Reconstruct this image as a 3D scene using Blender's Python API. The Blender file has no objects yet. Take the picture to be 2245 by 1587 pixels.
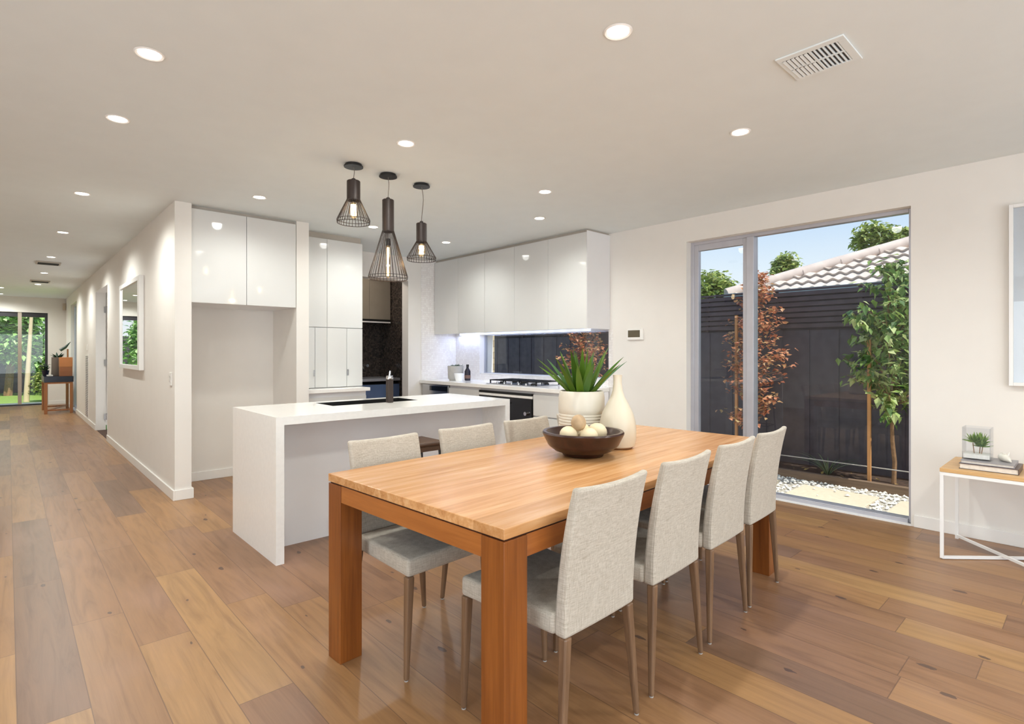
import bpy, bmesh, math, random
from mathutils import Vector, Matrix
random.seed(7)
SC = bpy.context.scene
COL = SC.collection
PI = math.pi

# ------------------------------------------------------------ camera, world, sun, exposure
H_CAM = 1.30
AZ = math.radians(47.27)            # view direction, measured from +X towards +Y
cam_d = bpy.data.cameras.new('camera')
cam_d.sensor_fit = 'HORIZONTAL'; cam_d.sensor_width = 36.0
cam_d.lens = 1196.5 / 2245 * 36.0
cam_d.shift_y = -(793.5 - 771.0) / 2245
cam_d.clip_start = 0.05; cam_d.clip_end = 300
cam = bpy.data.objects.new('camera', cam_d); COL.objects.link(cam)
cam.location = (0, 0, H_CAM)
cam.rotation_euler = (PI / 2, 0, AZ - PI / 2)
SC.camera = cam

SC.view_settings.view_transform = 'Standard'
SC.view_settings.look = 'None'
SC.view_settings.gamma = 1.0
SC.view_settings.use_curve_mapping = False
SC.view_settings.exposure = 0.24

WALL_T = 2.62       # ceiling height
W = bpy.data.worlds.new('sky'); SC.world = W; W.use_nodes = True
nt = W.node_tree; nt.nodes.clear()
wo = nt.nodes.new('ShaderNodeOutputWorld'); bg = nt.nodes.new('ShaderNodeBackground')
tc = nt.nodes.new('ShaderNodeTexCoord'); sx = nt.nodes.new('ShaderNodeSeparateXYZ')
cr = nt.nodes.new('ShaderNodeValToRGB')
cr.color_ramp.elements[0].position = 0.0; cr.color_ramp.elements[0].color = (0.97, 0.98, 1.0, 1)
cr.color_ramp.elements[1].position = 0.34; cr.color_ramp.elements[1].color = (0.30, 0.50, 0.86, 1)
e = cr.color_ramp.elements.new(0.13); e.color = (0.80, 0.90, 1.0, 1)
e = cr.color_ramp.elements.new(0.24); e.color = (0.50, 0.69, 0.96, 1)
nt.links.new(tc.outputs['Generated'], sx.inputs[0]); nt.links.new(sx.outputs['Z'], cr.inputs[0])
nt.links.new(cr.outputs[0], bg.inputs[0]); bg.inputs[1].default_value = 0.92
nt.links.new(bg.outputs[0], wo.inputs[0])

sun_d = bpy.data.lights.new('sun', 'SUN'); sun_d.energy = 4.4; sun_d.angle = 0.012; sun_d.color = (1.0, 0.94, 0.84)
sun = bpy.data.objects.new('sun', sun_d); COL.objects.link(sun)
sun.rotation_euler = Vector((-0.04, 0.62, -0.95)).to_track_quat('-Z', 'Y').to_euler()

def added_fill(name, loc, rot, sx_, sy_, watts):  # added area lamp out of view, lifts the room and ceiling brightness
    d = bpy.data.lights.new(name, 'AREA'); d.shape = 'RECTANGLE'; d.size = sx_; d.size_y = sy_; d.energy = watts; d.color = (0.84, 0.93, 1.0)
    o = bpy.data.objects.new(name, d); COL.objects.link(o); o.location = loc; o.rotation_euler = rot
added_fill('added_fill_rear', (0.9, -3.3, 1.2), (math.radians(90 + 22), 0, 0), 5.2, 2.2, 96)  # unseen fill lamp added in the rear wall opening
added_fill('added_fill_left', (-3.3, 0.0, 1.2), (math.radians(90 + 22), 0, math.radians(-90)), 3.1, 2.2, 78)  # unseen fill lamp added in the left wall opening

# ------------------------------------------------------------ node / material helpers
def lin(c):
    f = lambda v: (v / 255 / 12.92) if v / 255 <= 0.04045 else ((v / 255 + 0.055) / 1.055) ** 2.4
    return (f(c[0]), f(c[1]), f(c[2]), 1.0)

class NT:
    def __init__(s, name):
        s.m = bpy.data.materials.new(name); s.m.use_nodes = True
        s.t = s.m.node_tree; s.t.nodes.clear()
        s.out = s.t.nodes.new('ShaderNodeOutputMaterial')
    def n(s, typ, **kw):
        nd = s.t.nodes.new('ShaderNode' + typ)
        for k, v in kw.items():
            setattr(nd, k, v)
        return nd
    def set(s, sock, v):
        if isinstance(v, bpy.types.NodeSocket): s.t.links.new(v, sock)
        else: sock.default_value = v
    def math(s, op, a, b=0.0, c=0.0):
        nd = s.n('Math', operation=op); s.set(nd.inputs[0], a); s.set(nd.inputs[1], b); s.set(nd.inputs[2], c)
        return nd.outputs[0]
    def comb(s, x, y, z=0.0):
        nd = s.n('CombineXYZ'); s.set(nd.inputs[0], x); s.set(nd.inputs[1], y); s.set(nd.inputs[2], z); return nd.outputs[0]
    def noise(s, vec, scale, detail=3, rough=0.5, dist=0.0):
        nd = s.n('TexNoise'); s.set(nd.inputs['Vector'], vec); nd.inputs['Scale'].default_value = scale
        nd.inputs['Detail'].default_value = detail; nd.inputs['Roughness'].default_value = rough
        nd.inputs['Distortion'].default_value = dist
        return nd.outputs['Fac']
    def ramp(s, fac, stops, interp='LINEAR'):
        nd = s.n('ValToRGB'); nd.color_ramp.interpolation = interp
        els = nd.color_ramp.elements
        els[0].position, els[0].color = stops[0]; els[1].position, els[1].color = stops[-1]
        for p, c in stops[1:-1]:
            e = els.new(p); e.color = c
        s.set(nd.inputs[0], fac); return nd.outputs[0]
    def mix(s, fac, a, b, mode='MIX'):
        nd = s.n('MixRGB', blend_type=mode); s.set(nd.inputs[0], fac); s.set(nd.inputs[1], a); s.set(nd.inputs[2], b); return nd.outputs[0]
    def bump(s, h, strength=0.3, dist=0.002):
        nd = s.n('Bump'); nd.inputs['Strength'].default_value = strength; nd.inputs['Distance'].default_value = dist
        s.set(nd.inputs['Height'], h); return nd.outputs[0]
    def principled(s, **kw):
        nd = s.n('BsdfPrincipled')
        for k, v in kw.items():
            s.set(nd.inputs[k.replace('_', ' ')], v)
        s.t.links.new(nd.outputs[0], s.out.inputs[0]); return nd
    def obj(s):
        return s.n('TexCoord').outputs['Object']
    def pos(s):
        return s.n('NewGeometry').outputs['Position']
    def scaled(s, vec, sc, loc=(0, 0, 0)):
        nd = s.n('Mapping'); s.set(nd.inputs[0], vec); nd.inputs['Scale'].default_value = sc; nd.inputs['Location'].default_value = loc
        return nd.outputs[0]

_pc = {}
def plain(name, rgb, rough=0.5, metal=0.0, coat=0.0, spec=0.5, var=0.04, bump=0.0, scale=6.0):
    if name in _pc: return _pc[name]
    q = NT(name); c = lin(rgb)
    nz = q.noise(q.obj(), scale, 3)
    d = tuple(max(0, x * (1 - var)) for x in c[:3]) + (1,); l = tuple(min(1, x * (1 + var)) for x in c[:3]) + (1,)
    colr = q.ramp(nz, [(0.3, d), (0.7, l)])
    kw = dict(Base_Color=colr, Roughness=rough, Metallic=metal)
    p = q.principled(**kw)
    p.inputs['Specular IOR Level'].default_value = spec
    p.inputs['Coat Weight'].default_value = coat; p.inputs['Coat Roughness'].default_value = 0.04
    if bump:
        q.set(p.inputs['Normal'], q.bump(q.noise(q.obj(), 60, 4), bump, 0.002))
    _pc[name] = q.m
    return q.m

def emit(name, rgb, strength):
    q = NT(name); e = q.n('Emission'); e.inputs[0].default_value = (rgb[0], rgb[1], rgb[2], 1); e.inputs[1].default_value = strength
    q.t.links.new(e.outputs[0], q.out.inputs[0]); return q.m

def glass_mat(name, tint=(1, 1, 1), refl=1.0):
    q = NT(name)
    tr = q.n('BsdfTransparent'); tr.inputs[0].default_value = (*tint, 1)
    gl = q.n('BsdfGlossy'); gl.inputs['Roughness'].default_value = 0.0
    lw = q.n('LayerWeight'); lw.inputs[0].default_value = 0.5
    fac = q.math('MULTIPLY', q.math('ADD', 0.035, q.math('MULTIPLY', q.math('POWER', lw.outputs['Facing'], 5.0), 0.9)), refl)
    mx = q.n('MixShader'); q.set(mx.inputs[0], fac); q.t.links.new(tr.outputs[0], mx.inputs[1]); q.t.links.new(gl.outputs[0], mx.inputs[2])
    q.t.links.new(mx.outputs[0], q.out.inputs[0]); return q.m

def wood(name, stops, axis=0, grain=1.0, rough=0.35, coat=0.0, board=None, contrast=1.0):
    """board-coloured timber, grain running along local axis"""
    q = NT(name); o = q.obj()
    sc = [26.0, 26.0, 26.0]; sc[axis] = 1.6
    g = q.noise(q.scaled(o, tuple(sc)), 1.0 * grain, 6, 0.6, 0.6)
    sc2 = [120.0, 120.0, 120.0]; sc2[axis] = 4.0
    g2 = q.noise(q.scaled(o, tuple(sc2)), 1.0, 3, 0.6)
    f = q.math('ADD', q.math('MULTIPLY', g, 0.75), q.math('MULTIPLY', g2, 0.25))
    col = q.ramp(f, [(0.5 + (p - 0.5) * 0.45, lin(c)) for p, c in stops])
    if board:
        sep = q.n('SeparateXYZ'); q.set(sep.inputs[0], o)
        oth = [i for i in (0, 1, 2) if i != axis][0]
        row = q.math('FLOOR', q.math('DIVIDE', sep.outputs[oth], board[0]))
        wn = q.n('TexWhiteNoise', noise_dimensions='1D'); q.set(wn.inputs['W'], row)
        along = q.math('ADD', sep.outputs[axis], q.math('MULTIPLY', wn.outputs['Value'], 7.0))
        cell = q.math('FLOOR', q.math('DIVIDE', along, board[1]))
        w2 = q.n('TexWhiteNoise', noise_dimensions='2D'); q.set(w2.inputs['Vector'], q.comb(row, cell))
        tone = q.ramp(w2.outputs['Value'], [(0, (0.82, 0.76, 0.70, 1)), (0.5, (0.96, 0.94, 0.91, 1)), (1, (1.08, 1.08, 1.10, 1))])
        col = q.mix(0.85, col, tone, 'MULTIPLY')
    p = q.principled(Base_Color=col, Roughness=rough)
    p.inputs['Coat Weight'].default_value = coat; p.inputs['Coat Roughness'].default_value = 0.15
    return q.m

# floor: oak planks 0.2 m wide along Y
def floor_mat():
    q = NT('oak_floor'); sep = q.n('SeparateXYZ'); q.set(sep.inputs[0], q.pos())
    X, Y = sep.outputs[0], sep.outputs[1]
    xs = q.math('DIVIDE', q.math('SUBTRACT', X, 0.024), 0.2)
    row = q.math('FLOOR', xs)
    w1 = q.n('TexWhiteNoise', noise_dimensions='1D'); q.set(w1.inputs['W'], row)
    ys = q.math('DIVIDE', q.math('ADD', Y, q.math('MULTIPLY', w1.outputs['Value'], 9.0)), 1.55)
    cell = q.math('FLOOR', ys)
    w2 = q.n('TexWhiteNoise', noise_dimensions='2D'); q.set(w2.inputs['Vector'], q.comb(row, cell))
    rnd = w2.outputs['Value']
    base = q.ramp(rnd, [(0.0, lin((128, 98, 76))), (0.12, lin((142, 106, 79))), (0.35, lin((150, 111, 79))), (0.6, lin((156, 117, 80))),
                        (0.8, lin((162, 121, 79))), (1.0, lin((172, 133, 87)))])
    off = q.math('MULTIPLY', rnd, 37.0)
    gv = q.comb(q.math('MULTIPLY', X, 16.0), q.math('ADD', q.math('MULTIPLY', Y, 1.3), off), off)
    g = q.noise(gv, 1.0, 5, 0.6, 1.2)
    gv2 = q.comb(q.math('MULTIPLY', X, 110.0), q.math('ADD', q.math('MULTIPLY', Y, 4.0), off), off)
    g2 = q.noise(gv2, 1.0, 3, 0.6)
    c = q.mix(0.75, base, q.ramp(g, [(0.3, (0.62, 0.56, 0.52, 1)), (0.5, (0.96, 0.95, 0.94, 1)), (0.7, (1.14, 1.12, 1.08, 1))]), 'MULTIPLY')
    c = q.mix(0.5, c, q.ramp(g2, [(0.3, (0.84, 0.80, 0.78, 1)), (0.7, (1.08, 1.08, 1.08, 1))]), 'MULTIPLY')
    # blotchy greying
    bl = q.noise(q.comb(q.math('MULTIPLY', X, 2.4), q.math('ADD', q.math('MULTIPLY', Y, 0.9), off), off), 1.0, 3)
    c = q.mix(q.ramp(bl, [(0.52, (0, 0, 0, 1)), (0.75, (0.4, 0.4, 0.4, 1))]), c, lin((170, 133, 115)))
    # knots
    vo = q.n('TexVoronoi', feature='F1', voronoi_dimensions='2D'); q.set(vo.inputs['Vector'], q.comb(q.math('MULTIPLY', X, 4.2), q.math('MULTIPLY', Y, 1.9), 0.0)); vo.inputs['Scale'].default_value = 1.0
    nzk = q.noise(q.comb(q.math('MULTIPLY', X, 50.0), q.math('MULTIPLY', Y, 26.0), 0.0), 1.0, 3)
    dist = q.math('ADD', vo.outputs['Distance'], q.math('MULTIPLY', q.math('SUBTRACT', nzk, 0.5), 0.09))
    sepc = q.n('SeparateColor'); q.set(sepc.inputs[0], vo.outputs['Color'])
    has = q.math('GREATER_THAN', sepc.outputs[0], 0.5)
    size = q.math('ADD', q.math('MULTIPLY', sepc.outputs[1], 0.05), 0.012)
    kf = q.math('MULTIPLY', has, q.math('LESS_THAN', dist, size))
    halo = q.math('MULTIPLY', has, q.math('MAXIMUM', 0.0, q.math('SUBTRACT', 1.0, q.math('DIVIDE', dist, 0.16))))
    c = q.mix(q.math('MULTIPLY', halo, 0.35), c, lin((140, 98, 70)))
    c = q.mix(q.math('MULTIPLY', kf, 0.8), c, lin((78, 58, 50)))
    # joints
    fx = q.math('FRACT', xs); ex = q.math('MINIMUM', fx, q.math('SUBTRACT', 1.0, fx))
    fy = q.math('FRACT', ys); ey = q.math('MINIMUM', fy, q.math('SUBTRACT', 1.0, fy))
    jx = q.math('LESS_THAN', ex, 0.009); jy = q.math('LESS_THAN', ey, 0.0013)
    j = q.math('MAXIMUM', jx, jy)
    c = q.mix(q.math('MULTIPLY', j, 0.62), c, lin((92, 66, 52)))
    rough = q.math('ADD', 0.30, q.math('MULTIPLY', g2, 0.12))
    p = q.principled(Base_Color=c, Roughness=rough)
    hgt = q.math('SUBTRACT', q.math('MULTIPLY', g, 0.4), j)
    q.set(p.inputs['Normal'], q.bump(hgt, 0.25, 0.002))
    return q.m

def tile_mat(name, c1, c2, grout, size=0.05, rough=0.2, use=(1, 2)):
    q = NT(name); sep = q.n('SeparateXYZ'); q.set(sep.inputs[0], q.pos())
    a, b = q.math('ADD', sep.outputs[0], sep.outputs[1]), sep.outputs[2]
    v = q.comb(a, b, 0.0)
    vo = q.n('TexVoronoi', feature='F1'); q.set(vo.inputs['Vector'], v); vo.inputs['Scale'].default_value = 1 / size; vo.inputs['Randomness'].default_value = 0.35
    sc = q.n('SeparateColor'); q.set(sc.inputs[0], vo.outputs['Color'])
    c = q.mix(sc.outputs[0], lin(c1), lin(c2))
    ed = q.n('TexVoronoi', feature='DISTANCE_TO_EDGE'); q.set(ed.inputs['Vector'], v); ed.inputs['Scale'].default_value = 1 / size; ed.inputs['Randomness'].default_value = 0.35
    g = q.math('LESS_THAN', ed.outputs['Distance'], 0.05)
    c = q.mix(g, c, lin(grout))
    p = q.principled(Base_Color=c, Roughness=rough)
    q.set(p.inputs['Normal'], q.bump(ed.outputs['Distance'], 0.2, 0.002))
    return q.m

def fabric_mat(name, rgb, rgb2):
    q = NT(name); o = q.obj()
    a = q.noise(q.scaled(o, (420, 420, 26)), 1.0, 2, 0.6)
    b = q.noise(q.scaled(o, (30, 30, 420)), 1.0, 2, 0.6)
    f = q.math('MULTIPLY', q.math('ADD', a, b), 0.5)
    c = q.ramp(f, [(0.35, lin(rgb2)), (0.62, lin(rgb))])
    bl = q.noise(o, 7, 3)
    c = q.mix(0.3, c, q.ramp(bl, [(0.3, (0.88, 0.86, 0.84, 1)), (0.7, (1.05, 1.05, 1.05, 1))]), 'MULTIPLY')
    p = q.principled(Base_Color=c, Roughness=0.9)
    p.inputs['Sheen Weight'].default_value = 0.15
    q.set(p.inputs['Normal'], q.bump(f, 0.35, 0.0012))
    return q.m

def leaf_mat(name, cols, rough=0.5):
    q = NT(name)
    oi = q.n('NewGeometry').outputs['Random Per Island']
    n = len(cols)
    c = q.ramp(oi, [(i / (n - 1), lin(cc)) for i, cc in enumerate(cols)])
    d = q.n('BsdfPrincipled'); q.set(d.inputs['Base Color'], c); d.inputs['Roughness'].default_value = rough
    tl = q.n('BsdfTranslucent'); q.set(tl.inputs[0], c)
    mx = q.n('MixShader'); mx.inputs[0].default_value = 0.3
    q.t.links.new(d.outputs[0], mx.inputs[1]); q.t.links.new(tl.outputs[0], mx.inputs[2]); q.t.links.new(mx.outputs[0], q.out.inputs[0])
    return q.m

def brick_mat(name):
    q = NT(name); sep = q.n('SeparateXYZ'); q.set(sep.inputs[0], q.pos())
    br = q.n('TexBrick'); q.set(br.inputs['Vector'], q.comb(q.math('ADD', sep.outputs[0], sep.outputs[1]), sep.outputs[2], 0.0))
    br.inputs['Scale'].default_value = 1.0; br.inputs['Brick Width'].default_value = 0.24; br.inputs['Row Height'].default_value = 0.086
    br.inputs['Mortar Size'].default_value = 0.008; br.inputs['Color1'].default_value = lin((200, 188, 158)); br.inputs['Color2'].default_value = lin((182, 166, 134))
    br.inputs['Mortar'].default_value = lin((150, 135, 110))
    q.principled(Base_Color=br.outputs['Color'], Roughness=0.9); return q.m

def ground_mat(name, stops, scale, rough=0.95, bump=0.4):
    q = NT(name); nz = q.noise(q.pos(), scale, 5, 0.7)
    p = q.principled(Base_Color=q.ramp(nz, [(a, lin(c)) for a, c in stops]), Roughness=rough)
    q.set(p.inputs['Normal'], q.bump(nz, bump, 0.02)); return q.m

M = dict(
    wall=plain('wall_paint', (236, 231, 224), 0.75, var=0.01, spec=0.25),
    ceil=plain('ceiling_paint', (234, 240, 240), 0.9, var=0.01, spec=0.2),
    trim=plain('trim_gloss', (242, 239, 234), 0.35, var=0.01),
    floor=floor_mat(),
    gloss=plain('white_gloss_door', (222, 221, 218), 0.06, coat=0.6, var=0.005),
    stone=plain('white_stone', (244, 241, 236), 0.14, var=0.02, scale=40),
    stone_panel=plain('white_satin_panel', (238, 237, 238), 0.3, var=0.01),
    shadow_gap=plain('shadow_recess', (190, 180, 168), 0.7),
    tile=tile_mat('pearl_tile', (238, 232, 228), (248, 244, 240), (228, 222, 218), 0.03, 0.18),
    mosaic=tile_mat('dark_mosaic', (44, 38, 36), (92, 80, 72), (30, 27, 25), 0.022, 0.25),
    taupe=plain('taupe_door', (150, 140, 126), 0.3),
    navy=plain('blue_grey_drawer', (92, 112, 150), 0.3),
    greystone=plain('grey_benchtop', (150, 150, 156), 0.3),
    black=plain('matt_black', (20, 19, 19), 0.4),
    bronze=plain('dark_bronze_metal', (62, 52, 48), 0.42, metal=0.3),
    blackglass=plain('black_glass', (14, 14, 16), 0.05, coat=0.5),
    steel=plain('brushed_steel', (190, 190, 192), 0.25, metal=1.0),
    chrome=plain('chrome', (225, 225, 228), 0.08, metal=1.0),
    alu=plain('window_aluminium', (196, 196, 204), 0.35, metal=0.35),
    fabric=fabric_mat('linen_fabric', (204, 195, 181), (168, 157, 141)),
    chairleg=wood('chair_leg_timber', [(0, (98, 72, 52)), (1, (142, 110, 82))], axis=2, rough=0.4),
    table_top=wood('table_top_timber', [(0, (172, 114, 66)), (0.5, (206, 152, 98)), (1, (228, 184, 138))], axis=0, rough=0.27, coat=0.0, board=(0.135, 2.6)),
    table_x=wood('table_apron_timber', [(0, (138, 74, 28)), (1, (176, 106, 48))], axis=0, rough=0.3, coat=0.2),
    table_y=wood('table_apron_timber_short', [(0, (146, 82, 32)), (1, (184, 114, 54))], axis=1, rough=0.3, coat=0.2),
    table_z=wood('table_leg_timber', [(0, (106, 53, 14)), (1, (156, 90, 36))], axis=2, rough=0.3, coat=0.2),
    bowl=wood('dark_bowl_timber', [(0, (28, 12, 9)), (1, (66, 34, 24))], axis=0, rough=0.28),
    oak=wood('light_oak', [(0, (196, 150, 92)), (1, (228, 186, 130))], axis=1, rough=0.4),
    brownwood=wood('mid_brown_wood', [(0, (140, 84, 44)), (1, (178, 118, 68))], axis=2, rough=0.4),
    brownbox=wood('box_timber', [(0, (136, 80, 42)), (1, (160, 100, 58))], axis=0, rough=0.4),
    darkwood=wood('dark_brown_seat_wood', [(0, (66, 48, 38)), (1, (104, 78, 60))], axis=0, rough=0.4),
    potwhite=plain('cream_ceramic', (222, 213, 196), 0.35, var=0.05, bump=0.1),
    vase=plain('cream_glazed_vase', (220, 208, 186), 0.3, var=0.03),
    whitemetal=plain('white_powdercoat', (240, 238, 235), 0.35, var=0.01),
    glass=glass_mat('clear_window_glass', (0.97, 0.985, 0.98), 1.0),
    vglass=glass_mat('vase_glass', (0.96, 0.97, 0.98), 0.9),
    fence=plain('dark_fence_board', (84, 80, 88), 0.75, var=0.18, scale=9),
    fence2=plain('dark_fence_slat', (92, 82, 86), 0.75, var=0.2, scale=7),
    soil=ground_mat('garden_soil', [(0.3, (38, 28, 24)), (0.7, (84, 64, 52))], 22),
    gravel=ground_mat('pale_gravel_bed', [(0.35, (150, 142, 130)), (0.65, (212, 206, 194))], 60),
    paver=ground_mat('sand_paver', [(0.3, (206, 192, 168)), (0.7, (222, 208, 186))], 30, 0.8, 0.1),
    grass=ground_mat('lawn_grass', [(0.3, (104, 140, 58)), (0.7, (164, 190, 96))], 30),
    brick=brick_mat('cream_brick'),
    rooftile=plain('grey_beige_roof_tile', (206, 192, 180), 0.8, var=0.16, scale=5),
    gutter=plain('pale_gutter', (206, 212, 204), 0.4),
    leaf_pear=leaf_mat('pear_leaf', [(70, 108, 54), (110, 146, 72), (166, 190, 104), (220, 228, 168)]),
    leaf_maple=leaf_mat('maple_leaf', [(168, 100, 74), (206, 134, 98), (228, 170, 130), (192, 170, 116)]),
    leaf_tree=leaf_mat('tree_leaf', [(78, 108, 48), (134, 156, 76), (184, 196, 110), (206, 208, 130)]),
    leaf_lush=leaf_mat('lush_leaf', [(84, 140, 66), (134, 184, 92), (184, 222, 136), (222, 242, 186)]),
    aloe=leaf_mat('aloe_leaf', [(60, 98, 30), (92, 128, 34), (116, 152, 48), (72, 118, 84)], 0.35),
    succ=leaf_mat('succulent_leaf', [(92, 112, 92), (120, 140, 118), (74, 98, 84)]),
    airplant=leaf_mat('air_plant_leaf', [(84, 128, 40), (124, 164, 58), (168, 196, 96)]),
    bark=plain('grey_brown_bark', (150, 116, 84), 0.85, var=0.25, scale=30),
    stake=plain('garden_stake', (206, 150, 96), 0.7, var=0.1),
    shell=plain('pale_shell', (232, 226, 214), 0.4, var=0.1, scale=20),
    ball=plain('cream_wood_ball', (232, 214, 178), 0.6, var=0.1, scale=14, bump=0.1),
    ballbrown=plain('brown_cream_ball', (196, 164, 126), 0.6, var=0.25, scale=16, bump=0.1),
    bookgrey=plain('grey_book_cover', (150, 146, 148), 0.4),
    bookdark=plain('dark_book_cover', (88, 70, 64), 0.4),
    paper=plain('book_pages', (226, 216, 204), 0.8, var=0.08, scale=60),
    concrete=plain('grey_pot', (190, 186, 180), 0.7, var=0.08, scale=14),
    taupepot=plain('taupe_ceramic', (110, 98, 88), 0.6),
    bottle=plain('dark_bottle', (40, 36, 48), 0.15),
    print_=plain('pale_print', (206, 206, 214), 0.5, var=0.02),
    mirror=plain('mirror_glass', (238, 240, 242), 0.01, metal=1.0, var=0.0),
    bulb=emit('bulb_glow', (1.0, 0.80, 0.5), 12.0),
    lamp=emit('downlight_glow', (1.0, 0.95, 0.86), 14.0),
    led=emit('led_strip_glow', (0.62, 0.74, 1.0), 3.0),
    screen=plain('thermostat_screen', (96, 88, 70), 0.2),
)
def amber():
    q = NT('bulb_glass'); tr = q.n('BsdfTransparent'); tr.inputs[0].default_value = (1.0, 0.86, 0.66, 1)
    gl = q.n('BsdfGlossy'); gl.inputs['Roughness'].default_value = 0.03
    mx = q.n('MixShader'); mx.inputs[0].default_value = 0.08
    q.t.links.new(tr.outputs[0], mx.inputs[1]); q.t.links.new(gl.outputs[0], mx.inputs[2]); q.t.links.new(mx.outputs[0], q.out.inputs[0]); return q.m
M['bulbglass'] = amber()

# ------------------------------------------------------------ geometry helpers
class MB:
    def __init__(s): s.v = []; s.f = []; s.smooth = False
    def add(s, vs, fs):
        o = len(s.v); s.v += [tuple(v) for v in vs]; s.f += [tuple(i + o for i in f) for f in fs]; return s
    def box(s, x0, x1, y0, y1, z0, z1):
        return s.add([(x0, y0, z0), (x1, y0, z0), (x1, y1, z0), (x0, y1, z0), (x0, y0, z1), (x1, y0, z1), (x1, y1, z1), (x0, y1, z1)],
                     [(3, 2, 1, 0), (4, 5, 6, 7), (0, 1, 5, 4), (1, 2, 6, 5), (2, 3, 7, 6), (3, 0, 4, 7)])
    def lathe(s, prof, n=32, c=(0, 0, 0), cap=True):
        """prof: list of (r, z) from bottom to top (outer), may return inside"""
        vs = []; fs = []; m = len(prof)
        for i in range(n):
            a = 2 * PI * i / n
            for r, z in prof: vs.append((c[0] + r * math.cos(a), c[1] + r * math.sin(a), c[2] + z))
        for i in range(n):
            k = (i + 1) % n
            for j in range(m - 1):
                fs.append((i * m + j, k * m + j, k * m + j + 1, i * m + j + 1))
        if cap:
            fs.append(tuple(i * m for i in range(n))[::-1]); fs.append(tuple(i * m + m - 1 for i in range(n)))
        s.smooth = True
        return s.add(vs, fs)
    def tube(s, pts, r, n=8, cap=True):
        pts = [Vector(p) for p in pts]; m = len(pts)
        rs = r if isinstance(r, (list, tuple)) else [r] * m
        vs = []; fs = []; up = None
        for i, p in enumerate(pts):
            t = (pts[min(i + 1, m - 1)] - pts[max(i - 1, 0)]).normalized()
            if up is None:
                up = Vector((0, 0, 1)) if abs(t.z) < 0.9 else Vector((1, 0, 0))
            a = t.cross(up).normalized(); b = a.cross(t).normalized(); up = b
            for k in range(n):
                an = 2 * PI * (k + 0.5) / n
                vs.append(p + a * (math.cos(an) * rs[i]) + b * (math.sin(an) * rs[i]))
        for i in range(m - 1):
            for k in range(n):
                k2 = (k + 1) % n
                fs.append((i * n + k, (i + 1) * n + k, (i + 1) * n + k2, i * n + k2)[::-1])
        if cap:
            fs.append(tuple(range(n))[::-1][::-1]); fs.append(tuple((m - 1) * n + k for k in range(n))[::-1])
        if n > 5: s.smooth = True
        return s.add(vs, fs)
    def prism(s, poly, z0, z1):
        n = len(poly)
        vs = [(x, y, z0) for x, y in poly] + [(x, y, z1) for x, y in poly]
        return s.add(vs, [tuple(range(n))[::-1], tuple(range(n, 2 * n))] + [(i, (i + 1) % n, n + (i + 1) % n, n + i) for i in range(n)])
    def hexa(s, b, t):
        """frustum-like block from 4 bottom and 4 top corners (ccw seen from above)"""
        return s.add(list(b) + list(t), [(3, 2, 1, 0), (4, 5, 6, 7), (0, 1, 5, 4), (1, 2, 6, 5), (2, 3, 7, 6), (3, 0, 4, 7)])
    def sphere(s, c, r, n=16, sq=(1, 1, 1)):
        prof = [(math.cos(-PI / 2 + PI * i / (n // 2)), math.sin(-PI / 2 + PI * i / (n // 2))) for i in range(n // 2 + 1)]
        vs = []; fs = []; m = len(prof)
        for i in range(n):
            a = 2 * PI * i / n
            for pr, pz in prof: vs.append((c[0] + r * sq[0] * max(pr, 1e-4) * math.cos(a), c[1] + r * sq[1] * max(pr, 1e-4) * math.sin(a), c[2] + r * sq[2] * pz))
        for i in range(n):
            k = (i + 1) % n
            for j in range(m - 1): fs.append((i * m + j, k * m + j, k * m + j + 1, i * m + j + 1))
        s.smooth = True
        return s.add(vs, fs)
    def build(s, name, mat, parent=None, world=True, bevel=0.0, seg=2, recalc=True):
        me = bpy.data.meshes.new(name); vs = s.v
        if parent is not None and world:
            root = parent; L = Vector((0, 0, 0))
            while root is not None: L += root.location; root = root.parent
            vs = [(v[0] - L.x, v[1] - L.y, v[2] - L.z) for v in vs]
        me.from_pydata([tuple(v) for v in vs], [], s.f); me.update()
        if recalc:
            bm = bmesh.new(); bm.from_mesh(me); bmesh.ops.recalc_face_normals(bm, faces=bm.faces); bm.to_mesh(me); bm.free()
        me.materials.append(mat)
        if s.smooth:
            me.polygons.foreach_set('use_smooth', [True] * len(me.polygons)); me.set_sharp_from_angle(angle=math.radians(38))
        o = bpy.data.objects.new(name, me); COL.objects.link(o)
        if parent is not None: o.parent = parent
        if bevel:
            b = o.modifiers.new('bevel', 'BEVEL'); b.width = bevel; b.segments = seg; b.limit_method = 'ANGLE'; b.angle_limit = math.radians(40)
        return o

def tag(o, label=None, cat=None, group=None, kind=None):
    if label: o['label'] = label
    if cat: o['category'] = cat
    if group: o['group'] = group
    if kind: o['kind'] = kind
    return o
def thing(name, label, cat, loc=(0, 0, 0), rz=0.0, group=None):
    o = bpy.data.objects.new(name, None); COL.objects.link(o); o.location = loc; o.rotation_euler = (0, 0, rz)
    o.empty_display_size = 0.1
    return tag(o, label, cat, group)
def copy_tree(o, parent=None):
    c = o.copy(); COL.objects.link(c)
    if parent is not None: c.parent = parent
    for ch in list(o.children): copy_tree(ch, c)
    return c
def struct(name, mb, mat, label=None, **kw):
    o = mb.build(name, mat, **kw); o['kind'] = 'structure'
    if label: o['label'] = label
    return o

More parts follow.
